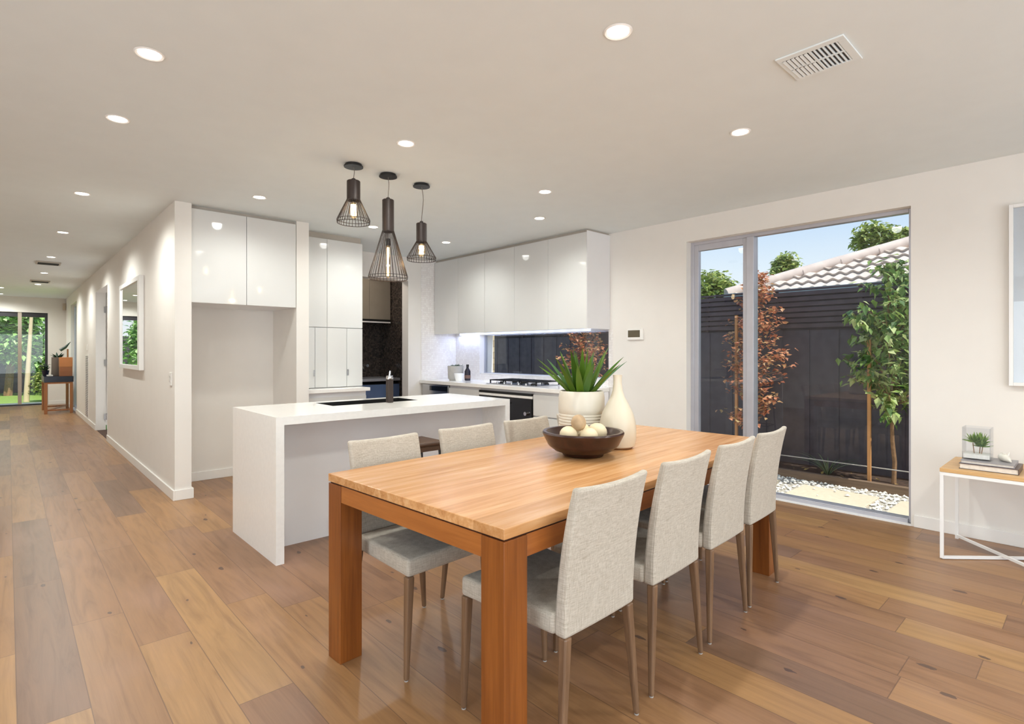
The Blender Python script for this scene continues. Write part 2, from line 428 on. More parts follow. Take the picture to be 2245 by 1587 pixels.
# ============================================================ THE SETTING
CE = WALL_T
XW = 4.95           # inner face of the window wall
struct('floor', MB().prism([(-3.2, -3.2), (XW, -3.2), (XW, 6.6), (4.45, 6.6), (4.45, 8.0), (1.2, 8.0), (1.2, 17.6), (-1.4, 17.6), (-1.4, 5.1), (-3.2, 5.1)], -0.1, 0.0), M['floor'], 'warm oak plank floor running into the hallway')
struct('ceiling', MB().box(-3.4, XW + 0.25, -3.4, 8.2, CE, CE + 0.2).box(-1.6, 1.35, 8.2, 17.9, CE, CE + 0.2).box(1.35, 3.2, 8.2, 12.2, CE, CE + 0.2), M['ceil'], 'plain white ceiling with recessed lights')

# window wall (x = 4.95): openings 0.972..2.806 (to 2.39) and 3.757..5.92 (1.0..1.55)
WY0, WY1, WH = 0.972, 2.806, 2.39
KY0, KY1, KZ0, KZ1 = 3.757, 6.03, 0.985, 1.552
w = MB()
w.box(XW, XW + 0.24, -3.4, WY0, -0.2, CE)
w.box(XW, XW + 0.24, WY0, WY1, WH, CE)
w.box(XW, XW + 0.24, WY0, WY1, -0.2, -0.012)
w.box(XW, XW + 0.24, WY1, KY0, -0.2, CE)
w.box(XW, XW + 0.24, KY0, KY1, -0.2, KZ0)
w.box(XW, XW + 0.24, KY0, KY1, KZ1, CE)
w.box(XW, XW + 0.24, KY1, 8.2, -0.2, CE)
struct('wall_right', w, M['wall'], 'off-white wall with the tall garden window')
# hall wall with bedroom door recess and sidelight
HX = 1.07
w = MB()
w.box(HX, HX + 0.13, 5.5, 9.86, 0, CE)
w.box(HX, HX + 0.13, 9.86, 11.3, 2.29, CE)
w.box(HX, HX + 0.13, 11.3, 14.75, 0, CE)
w.box(HX, HX + 0.13, 14.75, 16.2, 2.38, CE)
w.box(HX, HX + 0.13, 14.75, 16.2, -0.2, 0.02)
w.box(HX, HX + 0.13, 16.2, 17.9, 0, CE)
struct('wall_hall', w, M['wall'], 'long white hallway wall')
struct('wall_column', MB().box(2.143, 2.27, 5.53, 6.6, 0, CE).box(HX + 0.13, 2.143, 6.19, 6.6, 0, CE), M['wall'], 'white wall around the empty fridge recess')
struct('wall_bedroom', MB().box(3.0, 3.2, 8.0, 12.2, 0, CE).box(HX + 0.13, 3.2, 12.0, 12.2, 0, CE).box(HX + 0.13, 3.2, 8.0, 8.2, 0, CE), M['wall'])
# kitchen back wall with pantry opening
OX0, OX1, OZ = 3.3, 4.118, 2.29
w = MB()
w.box(2.27, OX0, 6.6, 6.76, 0, CE); w.box(OX0, OX1, 6.6, 6.76, OZ, CE); w.box(OX1, XW, 6.6, 6.76, 0, CE)
struct('wall_back', w, M['wall'], 'white kitchen back wall with the pantry opening')
struct('wall_pantry', MB().box(1.3, 4.45, 7.95, 8.05, 0, CE).box(4.43, 4.55, 6.76, 7.95, 0, CE).box(1.2, 1.3, 6.76, 7.95, 0, CE), M['mosaic'], 'dark mosaic tiled walls inside the walk-in pantry')
# far end wall with sliding door
FY = 17.6
w = MB()
w.box(-1.4, -1.1, FY, FY + 0.2, -0.2, CE); w.box(0.722, HX, FY, FY + 0.2, -0.2, CE)
w.box(-1.1, 0.722, FY, FY + 0.2, 2.25, CE); w.box(-1.1, 0.722, FY, FY + 0.2, -0.2, 0.0)
struct('wall_far', w, M['wall'], 'white wall at the end of the hallway')
struct('wall_left', MB().box(-1.6, -1.4, 5.1, FY + 0.2, 0, CE).box(-3.2, -1.6, 5.1, 5.3, 0, CE).box(-3.4, -3.2, -3.4, -1.6, 0, CE)
       .box(-3.4, -3.2, 1.6, 5.3, 0, CE).box(-3.4, -3.2, -1.6, 1.6, 2.39, CE), M['wall'])
struct('wall_rear', MB().box(-3.4, -1.8, -3.4, -3.2, 0, CE).box(3.6, XW, -3.4, -3.2, 0, CE).box(-1.8, 3.6, -3.4, -3.2, 2.39, CE), M['wall'])

# skirting boards
SK = 0.09
def skirt(name, boxes, label=None):
    m = MB()
    for b in boxes: m.box(*b)
    return struct(name, m, M['trim'], label, bevel=0.003)
skirt('baseboard_right', [(XW - 0.015, XW, -3.2, WY0 - 0.02, 0, SK), (XW - 0.015, XW, WY1 + 0.02, 3.74, 0, SK)])
skirt('baseboard_hall', [(HX - 0.015, HX, 5.485, 9.86, 0, SK), (HX - 0.015, HX, 11.3, 14.75, 0, SK), (HX - 0.015, HX, 16.2, FY, 0, SK),
                         (HX, HX + 0.145, 5.485, 5.5, 0, SK), (HX + 0.13, HX + 0.145, 5.5, 6.19, 0, SK), (HX + 0.145, 2.143, 6.175, 6.19, 0, SK),
                         (2.128, 2.143, 5.53, 6.175, 0, SK)])
skirt('baseboard_far', [(0.74, HX - 0.015, FY - 0.015, FY, 0, SK)])

# tall garden window (window_1): left sash + fixed pane
fx0, fx1 = XW + 0.085, XW + 0.15
wf = MB()
wf.box(fx0, fx1, WY1 - 0.035, WY1, 0.0, WH); wf.box(fx0, fx1, WY0, WY0 + 0.03, 0.0, WH)
wf.box(fx0, fx1, WY0 + 0.03, WY1 - 0.035, WH - 0.03, WH); wf.box(fx0 - 0.03, fx1, WY0 + 0.03, WY1 - 0.035, -0.01, 0.035)
win = struct('window_1', wf, M['alu'], 'tall aluminium framed garden window reaching the floor', bevel=0.003)
MY = 2.19
MB().box(fx0 - 0.02, fx1 + 0.01, MY - 0.02, MY + 0.045, 0.035, WH - 0.03).build('mullion', M['alu'], win, bevel=0.003)
sash = MB()
sy0, sy1, sz0, sz1 = MY + 0.045, WY1 - 0.035, 0.035, WH - 0.03
for b in ((sy0, sy0 + 0.045, sz0, sz1), (sy1 - 0.045, sy1, sz0, sz1), (sy0 + 0.045, sy1 - 0.045, sz1 - 0.06, sz1), (sy0 + 0.045, sy1 - 0.045, sz0, sz0 + 0.06)):
    sash.box(fx0 + 0.005, fx1 - 0.01, *b)
sash.build('sash', M['alu'], win, bevel=0.003)
MB().box(fx0 + 0.03, fx0 + 0.036, sy0 + 0.04, sy1 - 0.04, sz0 + 0.05, sz1 - 0.05).build('sash_glass', M['glass'], win)
MB().box(fx0 + 0.03, fx0 + 0.036, WY0 + 0.028, MY - 0.018, 0.033, WH - 0.028).build('fixed_glass', M['glass'], win)
struct('trim_1', MB().box(XW - 0.004, fx0 - 0.03, WY0, WY1, -0.012, 0.004), M['trim'], 'pale threshold strip under the garden window')
# kitchen strip window (window_2)
kf = MB(); kx0, kx1 = XW + 0.07, XW + 0.12
kf.box(kx0, kx1, KY0, KY0 + 0.02, KZ0, KZ1).box(kx0, kx1, KY1 - 0.02, KY1, KZ0, KZ1).box(kx0, kx1, KY0 + 0.02, KY1 - 0.02, KZ1 - 0.02, KZ1).box(kx0, kx1, KY0 + 0.02, KY1 - 0.02, KZ0, KZ0 + 0.02)
win2 = struct('window_2', kf, M['alu'], 'long low kitchen splashback window')
MB().box(kx0 + 0.02, kx0 + 0.026, KY0 + 0.018, KY1 - 0.018, KZ0 + 0.018, KZ1 - 0.018).build('glass_pane', M['glass'], win2)
struct('window_sill', MB().box(XW + 0.002, kx0, KY0 + 0.005, KY1 - 0.005, KZ0 + 0.001, KZ0 + 0.012), M['trim'])
# hall sidelight (window_3)
sf = MB(); sx0 = HX + 0.06
sf.box(sx0, sx0 + 0.04, 14.75, 14.79, 0.02, 2.38).box(sx0, sx0 + 0.04, 16.16, 16.2, 0.02, 2.38).box(sx0, sx0 + 0.04, 14.79, 16.16, 2.34, 2.38).box(sx0, sx0 + 0.04, 14.79, 16.16, 0.02, 0.06)
win3 = struct('window_3', sf, M['alu'], 'tall narrow-looking glazed opening in the hallway wall')
MB().box(sx0 + 0.015, sx0 + 0.021, 14.785, 16.165, 0.055, 2.345).build('glass_pane', M['glass'], win3)
# far sliding door (door_1)
df = MB()
df.box(-1.1, -1.05, FY + 0.04, FY + 0.1, 0, 2.25).box(0.672, 0.722, FY + 0.04, FY + 0.1, 0, 2.25).box(-1.05, 0.672, FY + 0.04, FY + 0.1, 2.14, 2.25).box(-1.05, 0.672, FY + 0.02, FY + 0.1, 0.0, 0.035)
d1 = struct('door_1', df, plain('dark_door_frame', (52, 50, 54), 0.4), 'glazed sliding door at the end of the hallway')
MB().box(0.175, 0.245, FY + 0.02, FY + 0.09, 0.035, 2.25).build('mullion', plain('greige_mullion', (178, 164, 150), 0.4), d1)
MB().box(-1.05, 0.175, FY + 0.06, FY + 0.066, 0.03, 2.145).build('left_glass', M['glass'], d1)
MB().box(0.245, 0.672, FY + 0.06, FY + 0.066, 0.03, 2.145).build('right_glass', M['glass'], d1)
# bedroom door leaf (door_2), open inwards, with hinges
dl = struct('door_2', MB().box(HX + 0.145, HX + 0.945, 11.255, 11.295, 0.015, 2.2), M['trim'], 'white hinged door standing open inside the hallway recess', bevel=0.002)
for hz in (0.22, 1.12, 2.0):
    h = MB().box(HX + 0.105, HX + 0.142, 11.268, 11.282, hz - 0.05, hz + 0.05).tube([(HX + 0.138, 11.262, hz - 0.055), (HX + 0.138, 11.262, hz + 0.055)], 0.009, 8)
    h.build('hinge', M['steel'], dl)
struct('trim_2', MB().box(HX - 0.004, HX + 0.13, 11.29, 11.3, 0, 2.29).box(HX - 0.004, HX + 0.13, 9.86, 9.87, 0, 2.29).box(HX - 0.004, HX + 0.13, 9.87, 11.29, 2.28, 2.29), M['trim'], 'white door lining of the hallway recess')
struct('trim_3', MB().box(HX + 0.01, HX + 0.2, 9.9, 11.25, 0.0, 0.004), plain('dark_carpet', (84, 62, 52), 0.95), 'dark threshold strip in the hallway doorway')

# tile splashbacks
struct('trim_4', MB().box(4.33, XW, 6.592, 6.6, 0.9, CE).box(XW - 0.008, XW, KY1, 6.592, 0.9, 1.6)
       .box(XW - 0.008, XW, KY0, KY1, 0.9, KZ0 - 0.001).box(XW - 0.008, XW, 3.7, KY0 - 0.001, 0.9, 1.545), M['tile'], 'pearl mosaic splashback tiles')

# ============================================================ KITCHEN
def cab(name, label, loc, cat='cabinet', group=None): return thing(name, label, cat, loc, 0, group)
# fridge recess overhead cupboard
c = cab('overhead_cabinet', 'two-door white gloss cupboard above the empty fridge recess', (1.67, 5.86, 1.744))
MB().box(1.203, 2.14, 5.552, 6.188, 1.746, 2.585).build('body', M['stone_panel'], c)
for a, b in ((1.206, 1.668), (1.672, 2.137)):
    MB().box(a, b, 5.53, 5.55, 1.744, 2.586).build('door', M['gloss'], c, bevel=0.002)
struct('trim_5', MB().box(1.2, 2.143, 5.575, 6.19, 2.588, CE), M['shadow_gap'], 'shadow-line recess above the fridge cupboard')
# tall pantry cupboard above side bench
c = cab('pantry_cabinet', 'tall white gloss pantry cupboard standing on the side benchtop', (2.65, 6.2, 0.9))
MB().box(2.272, 3.028, 5.862, 6.598, 0.903, 2.55).build('body', M['gloss'], c)
for a, b in ((2.274, 2.6), (2.604, 3.028)):
    MB().box(a, b, 5.84, 5.86, 1.572, 2.55).build('upper_door', M['gloss'], c, bevel=0.002)
for i, (a, b) in enumerate(((2.274, 2.462), (2.466, 2.6), (2.604, 2.832), (2.836, 3.028))):
    dr = MB().box(a, b, 5.84, 5.86, 0.905, 1.565).build('lower_door', M['gloss'], c, bevel=0.002)
    if i in (0, 3):
        hx = 2.455 if i == 0 else 2.844
        MB().box(hx - 0.007, hx + 0.007, 5.828, 5.84, 1.03, 1.1).build('handle', M['steel'], dr, bevel=0.002)
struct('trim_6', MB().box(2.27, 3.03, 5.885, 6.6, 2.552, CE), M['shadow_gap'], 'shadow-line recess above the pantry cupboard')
tag(MB().box(2.271, 3.0, 5.6, 6.598, 0.862, 0.9).build('side_benchtop', M['stone'], bevel=0.003), 'short white stone benchtop under the tall pantry cupboard', 'benchtop')
c = cab('side_drawer_cabinet', 'white drawer unit below the short side benchtop', (2.63, 6.1, 0.0))
MB().box(2.273, 2.975, 5.66, 6.598, 0.0, 0.86).build('body', M['stone_panel'], c)
for z0, z1 in ((0.1, 0.46), (0.47, 0.81)):
    MB().box(2.274, 2.97, 5.638, 5.658, z0, z1).build('drawer', M['gloss'], c, bevel=0.002)

# wall cupboards on the window wall
c = cab('wall_cabinet', 'long bank of white gloss wall cupboards above the cooktop window', (4.75, 5.17, 1.55))
MB().box(4.572, XW - 0.001, 3.747, 6.59, 1.553, 2.585).build('body', M['gloss'], c)
MB().box(4.55, XW - 0.001, 3.742, 3.747, 1.55, 2.6).build('side_panel', M['stone_panel'], c)
n = 5
for i in range(n):
    a = 3.75 + (6.588 - 3.75) * i / n; b = 3.75 + (6.588 - 3.75) * (i + 1) / n - 0.003
    MB().box(4.55, 4.57, a, b, 1.55, 2.586).build('door', M['gloss'], c, bevel=0.0015)
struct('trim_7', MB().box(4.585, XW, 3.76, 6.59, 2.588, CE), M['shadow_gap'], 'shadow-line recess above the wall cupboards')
ld = thing('led_strip_light', 'cool white LED strip glowing under the wall cupboards', 'light', (4.9, 5.2, 1.54))
MB().box(4.905, 4.93, 4.0, 6.45, 1.541, 1.549).build('diffuser', M['led'], ld)
def area(name, loc, sx_, sy_, power, col, rot=(0, 0, 0), parent=None):
    d = bpy.data.lights.new(name, 'AREA'); d.shape = 'RECTANGLE'; d.size = sx_; d.size_y = sy_; d.energy = power; d.color = col
    o = bpy.data.objects.new(name, d); COL.objects.link(o); o.rotation_euler = rot
    if parent: o.parent = parent; o.location = Vector(loc) - parent.location
    else: o.location = loc
    return o
area('led_glow', (4.88, 5.25, 1.535), 0.04, 2.5, 6.0, (0.50, 0.62, 1.0), parent=ld)

# window-wall bench
BX = 4.30
tag(MB().box(BX, XW - 0.009, 3.745, 6.59, 0.855, 0.9).build('kitchen_benchtop', M['stone'], bevel=0.003), 'long white stone benchtop below the kitchen window', 'benchtop')
def base_unit(name, label, y0, y1, fronts, mat=None):
    c = cab(name, label, (4.63, (y0 + y1) / 2, 0.0))
    MB().box(BX + 0.05, XW - 0.02, y0 + 0.001, y1 - 0.001, 0.0, 0.853).build('body', M['stone_panel'], c)
    for z0, z1 in fronts:
        MB().box(BX + 0.025, BX + 0.045, y0 + 0.003, y1 - 0.003, z0, z1).build('drawer', mat or M['gloss'], c, bevel=0.002)
    return c
base_unit('drawer_cabinet', 'white gloss drawers right of the wide oven', 3.745, 4.335, ((0.1, 0.33), (0.34, 0.57), (0.585, 0.82)))
base_unit('base_cabinet', 'white gloss cupboard between the oven and the dishwasher', 5.285, 5.93, ((0.1, 0.82),))
ov = thing('wide_oven', 'wide built-in oven with black glass door under the cooktop', 'oven', (4.6, 4.81, 0.0))
MB().box(BX + 0.05, XW - 0.02, 4.34, 5.28, 0.0, 0.853).build('body', M['stone_panel'], ov)
MB().box(BX + 0.012, BX + 0.045, 4.345, 5.275, 0.80, 0.826).build('top_vent', M['black'], ov)
MB().box(BX + 0.015, BX + 0.045, 4.345, 5.275, 0.768, 0.798).build('control_panel', M['trim'], ov, bevel=0.002)
dr = MB().box(BX + 0.012, BX + 0.045, 4.345, 5.275, 0.3, 0.764).build('door', M['blackglass'], ov, bevel=0.002)
MB().box(BX - 0.03, BX - 0.012, 4.72, 5.2, 0.69, 0.708).box(BX - 0.012, BX + 0.012, 4.74, 4.76, 0.69, 0.708).box(BX - 0.012, BX + 0.012, 5.16, 5.18, 0.69, 0.708).build('handle', M['steel'], dr)
k = MB().tube([(BX + 0.012, 4.42, 0.6), (BX - 0.02, 4.42, 0.6)], 0.022, 16); k.build('knob', M['chrome'], ov)
MB().box(BX + 0.02, BX + 0.045, 4.345, 5.275, 0.1, 0.29).build('lower_drawer', M['gloss'], ov)
dw = thing('dishwasher', 'steel fronted dishwasher at the far left end of the window bench', 'dishwasher', (4.6, 6.24, 0.0))
MB().box(BX + 0.05, XW - 0.02, 5.935, 6.585, 0.0, 0.853).build('body', M['steel'], dw)
MB().box(BX + 0.02, BX + 0.048, 5.94, 6.55, 0.1, 0.845).build('door', M['steel'], dw, bevel=0.002)
MB().box(BX + 0.012, BX + 0.02, 5.95, 6.36, 0.765, 0.83).build('control_strip', M['blackglass'], dw)

# cooktop
ck = thing('gas_cooktop', 'five burner gas cooktop with black trivets set in the white benchtop', 'cooktop', (4.62, 4.8, 0.9))
MB().box(4.40, 4.85, 4.37, 5.24, 0.901, 0.909).build('plate', M['steel'], ck, bevel=0.002)
burn = [(4.52, 4.52, 0.035), (4.74, 4.52, 0.03), (4.63, 4.80, 0.055), (4.52, 5.08, 0.03), (4.74, 5.08, 0.035)]
for x, y, r in burn:
    b = MB().lathe([(r, 0), (r, 0.012), (r * 0.75, 0.014), (r * 0.75, 0.022), (0.001, 0.024)], 20, (x, y, 0.909)); b.build('burner', M['black'], ck)
for y0, y1 in ((4.39, 4.65), (4.67, 4.93), (4.95, 5.21)):
    t = MB(); z = 0.943
    for x in (4.44, 4.82): t.box(x - 0.006, x + 0.006, y0, y1, z, z + 0.012)
    for y in (y0, y1 - 0.012): t.box(4.434, 4.826, y, y + 0.012, z, z + 0.012)
    ym = (y0 + y1) / 2
    t.box(4.446, 4.56, ym - 0.006, ym + 0.006, z, z + 0.014).box(4.70, 4.814, ym - 0.006, ym + 0.006, z, z + 0.014)
    for yy in (y0 + 0.06, y1 - 0.072): t.box(4.5, 4.76, yy, yy + 0.01, z, z + 0.014)
    for x in (4.434, 4.814):
        for y in (y0, y1 - 0.014): t.box(x, x + 0.012, y, y + 0.014, 0.909, z)
    t.build('trivet', M['black'], ck)
for i in range(5):
    MB().lathe([(0.016, 0), (0.014, 0.022), (0.001, 0.023)], 16, (4.425, 4.55 + i * 0.125, 0.909)).build('control_knob', M['steel'], ck)

# succulent, cup, bottle on the window bench
def leafblades(n, L, wd, c, spread, lift, mb=None, seg=5, curl=0.3, rnd=0.15, thick=0.25, phase=0.0):
    """lance leaves growing from c; each a folded blade with real thickness"""
    mb = mb or MB()
    for i in range(n):
        a = phase + 2 * PI * i / n + random.uniform(-0.2, 0.2)
        l = L * random.uniform(1 - rnd, 1 + rnd); el = lift + random.uniform(-0.12, 0.12)
        d = Vector((math.cos(a), math.sin(a), 0)); side = Vector((-math.sin(a), math.cos(a), 0))
        p = Vector(c) + d * spread; e2 = el; vs = []
        for j in range(seg + 1):
            t = j / seg
            wv = wd * (1 - t) ** 0.7 * (0.75 + 0.6 * t if t < 0.5 else 1.05) if j < seg else 0.0008
            dirv = d * math.cos(e2) + Vector((0, 0, 1)) * math.sin(e2)
            up = side.cross(dirv)
            vs += [p - side * wv + up * wv * 0.35, p - up * wv * thick, p + side * wv + up * wv * 0.35, p + up * wv * 0.05]
            p = p + dirv * (l / seg); e2 -= curl / seg
        fs = []
        for j in range(seg):
            for k in range(4):
                fs.append((j * 4 + k, j * 4 + (k + 1) % 4, (j + 1) * 4 + (k + 1) % 4, (j + 1) * 4 + k))
        fs.append((0, 1, 2, 3)); fs.append(tuple(seg * 4 + k for k in range(4)))
        mb.add(vs, fs)
    mb.smooth = True
    return mb
sp = thing('potted_succulent', 'grey-green succulent in a round grey pot on the kitchen bench', 'plant', (4.62, 6.17, 0.9))
MB().lathe([(0.085, 0.0), (0.107, 0.03), (0.112, 0.2), (0.102, 0.2), (0.1, 0.17), (0.001, 0.17)], 28, (4.62, 6.17, 0.901)).build('pot', M['concrete'], sp)
lb = MB()
for q in range(9):
    a = q * 2.4; r = 0.012 + 0.0085 * q
    leafblades(8, 0.06, 0.014, (4.62 + r * math.cos(a), 6.17 + r * math.sin(a), 1.075), 0.004, 0.6, lb, 4, -0.3, 0.25)
lb.build('leaves', M['succ'], sp)
tag(MB().lathe([(0.045, 0.0), (0.07, 0.105), (0.064, 0.105), (0.04, 0.01), (0.001, 0.01)], 28, (4.5, 5.93, 0.901)).build('small_cup', plain('white_porcelain', (250, 250, 250), 0.25)), 'small white tapered cup in front of the grey succulent pot', 'cup')
bt = thing('dark_bottle', 'dark bottle with a black cap behind the small white cup', 'bottle', (4.70, 6.0, 0.9))
MB().lathe([(0.04, 0), (0.042, 0.01), (0.042, 0.13), (0.018, 0.17), (0.016, 0.19)], 24, (4.70, 6.0, 0.901)).build('body', M['bottle'], bt)
MB().lathe([(0.019, 0), (0.019, 0.035)], 20, (4.70, 6.0, 1.088)).build('cap', M['black'], bt)
MB().lathe([(0.0425, 0), (0.0425, 0.045)], 24, (4.70, 6.0, 0.93), cap=False).build('band_label', plain('brown_band', (120, 90, 78), 0.6), bt)

# island
IX0, IX1, IY0, IY1 = 1.195, 3.12, 3.405, 4.27
isl = thing('kitchen_island', 'white waterfall-end kitchen island with an undermount sink', 'kitchen island', (2.16, 3.84, 0.0))
T = 0.05; SX0, SX1, SY0, SY1 = 1.76, 2.50, 3.85, 4.17
top = MB()
top.box(IX0, SX0, IY0, IY1, 0.9 - T, 0.9).box(SX1, IX1, IY0, IY1, 0.9 - T, 0.9).box(SX0, SX1, IY0, SY0, 0.9 - T, 0.9).box(SX0, SX1, SY1, IY1, 0.9 - T, 0.9)
top.build('benchtop', M['stone'], isl)
MB().box(IX0, IX0 + T, IY0, IY1, 0.0, 0.9 - T).build('end_panel', M['stone'], isl)
MB().box(IX1 - T, IX1, IY0, IY1, 0.0, 0.9 - T).build('end_panel', M['stone'], isl)
MB().box(IX0 + T, IX1 - T, 3.71, 3.73, 0.0, 0.9 - T).build('back_panel', M['stone_panel'], isl)
MB().box(IX0 + T, IX1 - T, 3.73, 3.80, 0.0, 0.85).box(IX0 + T, 1.70, 3.80, 4.22, 0.1, 0.85).box(2.56, IX1 - T, 3.80, 4.22, 0.1, 0.85).build('body', M['stone_panel'], isl)
for a, b in ((IX0 + T, 1.72), (1.723, 2.2), (2.203, 2.68), (2.683, IX1 - T)):
    MB().box(a + 0.001, b - 0.001, 4.225, 4.245, 0.1, 0.84).build('door', M['gloss'], isl)
sk = MB()
sk.box(SX0 - 0.01, SX1 + 0.01, SY0 - 0.01, SY0, 0.66, 0.899 - T).box(SX0 - 0.01, SX1 + 0.01, SY1, SY1 + 0.01, 0.66, 0.899 - T)
sk.box(SX0 - 0.01, SX0, SY0, SY1, 0.66, 0.899 - T).box(SX1, SX1 + 0.01, SY0, SY1, 0.66, 0.899 - T).box(SX0 - 0.01, SX1 + 0.01, SY0 - 0.01, SY1 + 0.01, 0.65, 0.66)
sk.build('sink_bowl', M['black'], isl)
MB().box(SX0, SX1, SY0, SY0 + 0.004, 0.851, 0.899).box(SX0, SX1, SY1 - 0.004, SY1, 0.851, 0.899).box(SX0, SX0 + 0.004, SY0 + 0.004, SY1 - 0.004, 0.851, 0.899).box(SX1 - 0.004, SX1, SY0 + 0.004, SY1 - 0.004, 0.851, 0.899).build('sink_rim', M['black'], isl)
fa = thing('mixer_tap', 'dark square mixer tap with chrome top on the island', 'tap', (2.205, 3.805, 0.9))
MB().box(2.183, 2.227, 3.783, 3.827, 0.901, 1.085).build('body', M['bronze'], fa, bevel=0.004)
MB().tube([(2.215, 3.822, 1.04), (2.30, 3.97, 1.04), (2.305, 3.98, 1.01)], 0.011, 10).build('spout', M['chrome'], fa)
MB().lathe([(0.026, 0), (0.028, 0.012), (0.024, 0.028), (0.001, 0.03)], 20, (2.205, 3.805, 1.085)).tube([(2.205, 3.805, 1.11), (2.207, 3.80, 1.15)], [0.008, 0.006], 8).build('lever', M['chrome'], fa)

# island stool
st = thing('bar_stool', 'brown wooden seat bar stool with thin black legs at the island', 'stool', (2.17, 3.34, 0.0))
MB().box(2.00, 2.30, 3.20, 3.49, 0.635, 0.665).build('seat', M['darkwood'], st, bevel=0.012)
MB().box(2.012, 2.288, 3.212, 3.478, 0.60, 0.6345).build('seat_frame', M['darkwood'], st)
for sx_, sy_ in ((-1, -1), (1, -1), (1, 1), (-1, 1)):
    MB().tube([(2.15 + sx_ * 0.125, 3.345 + sy_ * 0.115, 0.60), (2.15 + sx_ * 0.16, 3.345 + sy_ * 0.15, 0.0)], 0.009, 8).build('leg', M['black'], st)
fr = MB()
z = 0.25; ax = 0.146; ay = 0.135
fr.tube([(2.15 - ax, 3.345 - ay, z), (2.15 + ax, 3.345 - ay, z), (2.15 + ax, 3.345 + ay, z), (2.15 - ax, 3.345 + ay, z), (2.15 - ax, 3.345 - ay, z)], 0.006, 6)
fr.build('foot_ring', M['black'], st)

# walk-in pantry
c = cab('pantry_wall_cabinet', 'taupe wall cupboards inside the dark walk-in pantry', (3.6, 7.78, 1.8))
MB().box(2.6, 4.42, 7.622, 7.948, 1.803, CE - 0.002).build('body', M['taupe'], c)
for i in range(5):
    MB().box(2.602 + 0.364 * i, 2.602 + 0.364 * (i + 1) - 0.004, 7.6, 7.62, 1.8, CE - 0.003).build('door', M['taupe'], c, bevel=0.001)
hd = thing('slide_out_hood', 'slim black slide-out rangehood with a bright edge in the pantry', 'rangehood', (3.9, 7.75, 1.76))
MB().box(3.3, 4.40, 7.575, 7.94, 1.755, 1.799).build('body', M['black'], hd)
MB().box(3.3, 4.40, 7.565, 7.575, 1.745, 1.765).build('edge_strip', M['whitemetal'], hd)
tag(MB().box(2.6, 4.425, 7.32, 7.948, 0.86, 0.9).build('pantry_benchtop', M['greystone'], bevel=0.002), 'grey benchtop inside the dark walk-in pantry', 'benchtop')
c = cab('pantry_drawer_cabinet', 'blue-grey drawers under the pantry benchtop', (3.5, 7.6, 0.0))
MB().box(2.6, 4.425, 7.36, 7.948, 0.0, 0.82).build('body', M['black'], c)
for a, b in ((2.62, 3.2), (3.21, 3.8), (3.81, 4.42)):
    for z0, z1 in ((0.1, 0.44), (0.45, 0.81)):
        MB().box(a, b, 7.335, 7.358, z0, z1).build('drawer', M['navy'], c, bevel=0.002)
tp = thing('wall_tap', 'chrome wall tap with two handles on the pantry mosaic', 'tap', (4.05, 7.93, 1.06))
MB().lathe([(0.022, 0), (0.022, 0.03)], 16, (4.05, 7.91, 1.05)).tube([(4.05, 7.945, 1.065), (4.05, 7.78, 1.065), (4.05, 7.76, 1.03)], 0.012, 8).build('spout', M['chrome'], tp)
for dx in (-0.13, 0.13):
    MB().tube([(4.05 + dx, 7.948, 1.08), (4.05 + dx, 7.89, 1.08)], 0.024, 14).build('handle', M['chrome'], tp)
pl_ = bpy.data.lights.new('pantry_fill', 'POINT'); pl_.energy = 9; pl_.shadow_soft_size = 0.05; pl_.color = (1, 0.9, 0.8)  # added point lamp without a fixture, brightens the pantry interior
po = bpy.data.objects.new('pantry_fill', pl_); COL.objects.link(po); po.location = (3.4, 7.1, 2.5)

# ============================================================ CEILING LIGHTS
LX = []
def downlight(x, y, label, power=34, group=None):
    if LX:
        root = copy_tree(LX[0]); root.location = (x, y, CE)
        tag(root, label)
        for ch in root.children:
            if ch.type == 'LIGHT': ch.data = ch.data.copy(); ch.data.energy = power
        LX.append(root); return root
    t = thing('downlight', label, 'downlight', (x, y, CE), 0, 'recessed round downlights in the ceiling')
    MB().lathe([(0.043, -0.002), (0.054, -0.006), (0.06, -0.001), (0.043, -0.0005)], 28, (x, y, CE), cap=False).build('ring', M['trim'], t)
    MB().lathe([(0.044, -0.0035), (0.044, -0.001)], 24, (x, y, CE)).build('lens', M['lamp'], t)
    d = bpy.data.lights.new('downlight_beam', 'SPOT'); d.energy = power; d.spot_size = math.radians(165); d.spot_blend = 0.75
    d.shadow_soft_size = 0.045; d.color = (0.97, 1.0, 0.96)
    o = bpy.data.objects.new('beam', d); COL.objects.link(o); o.parent = t; o.location = (0, 0, -0.02)
    LX.append(t); return t
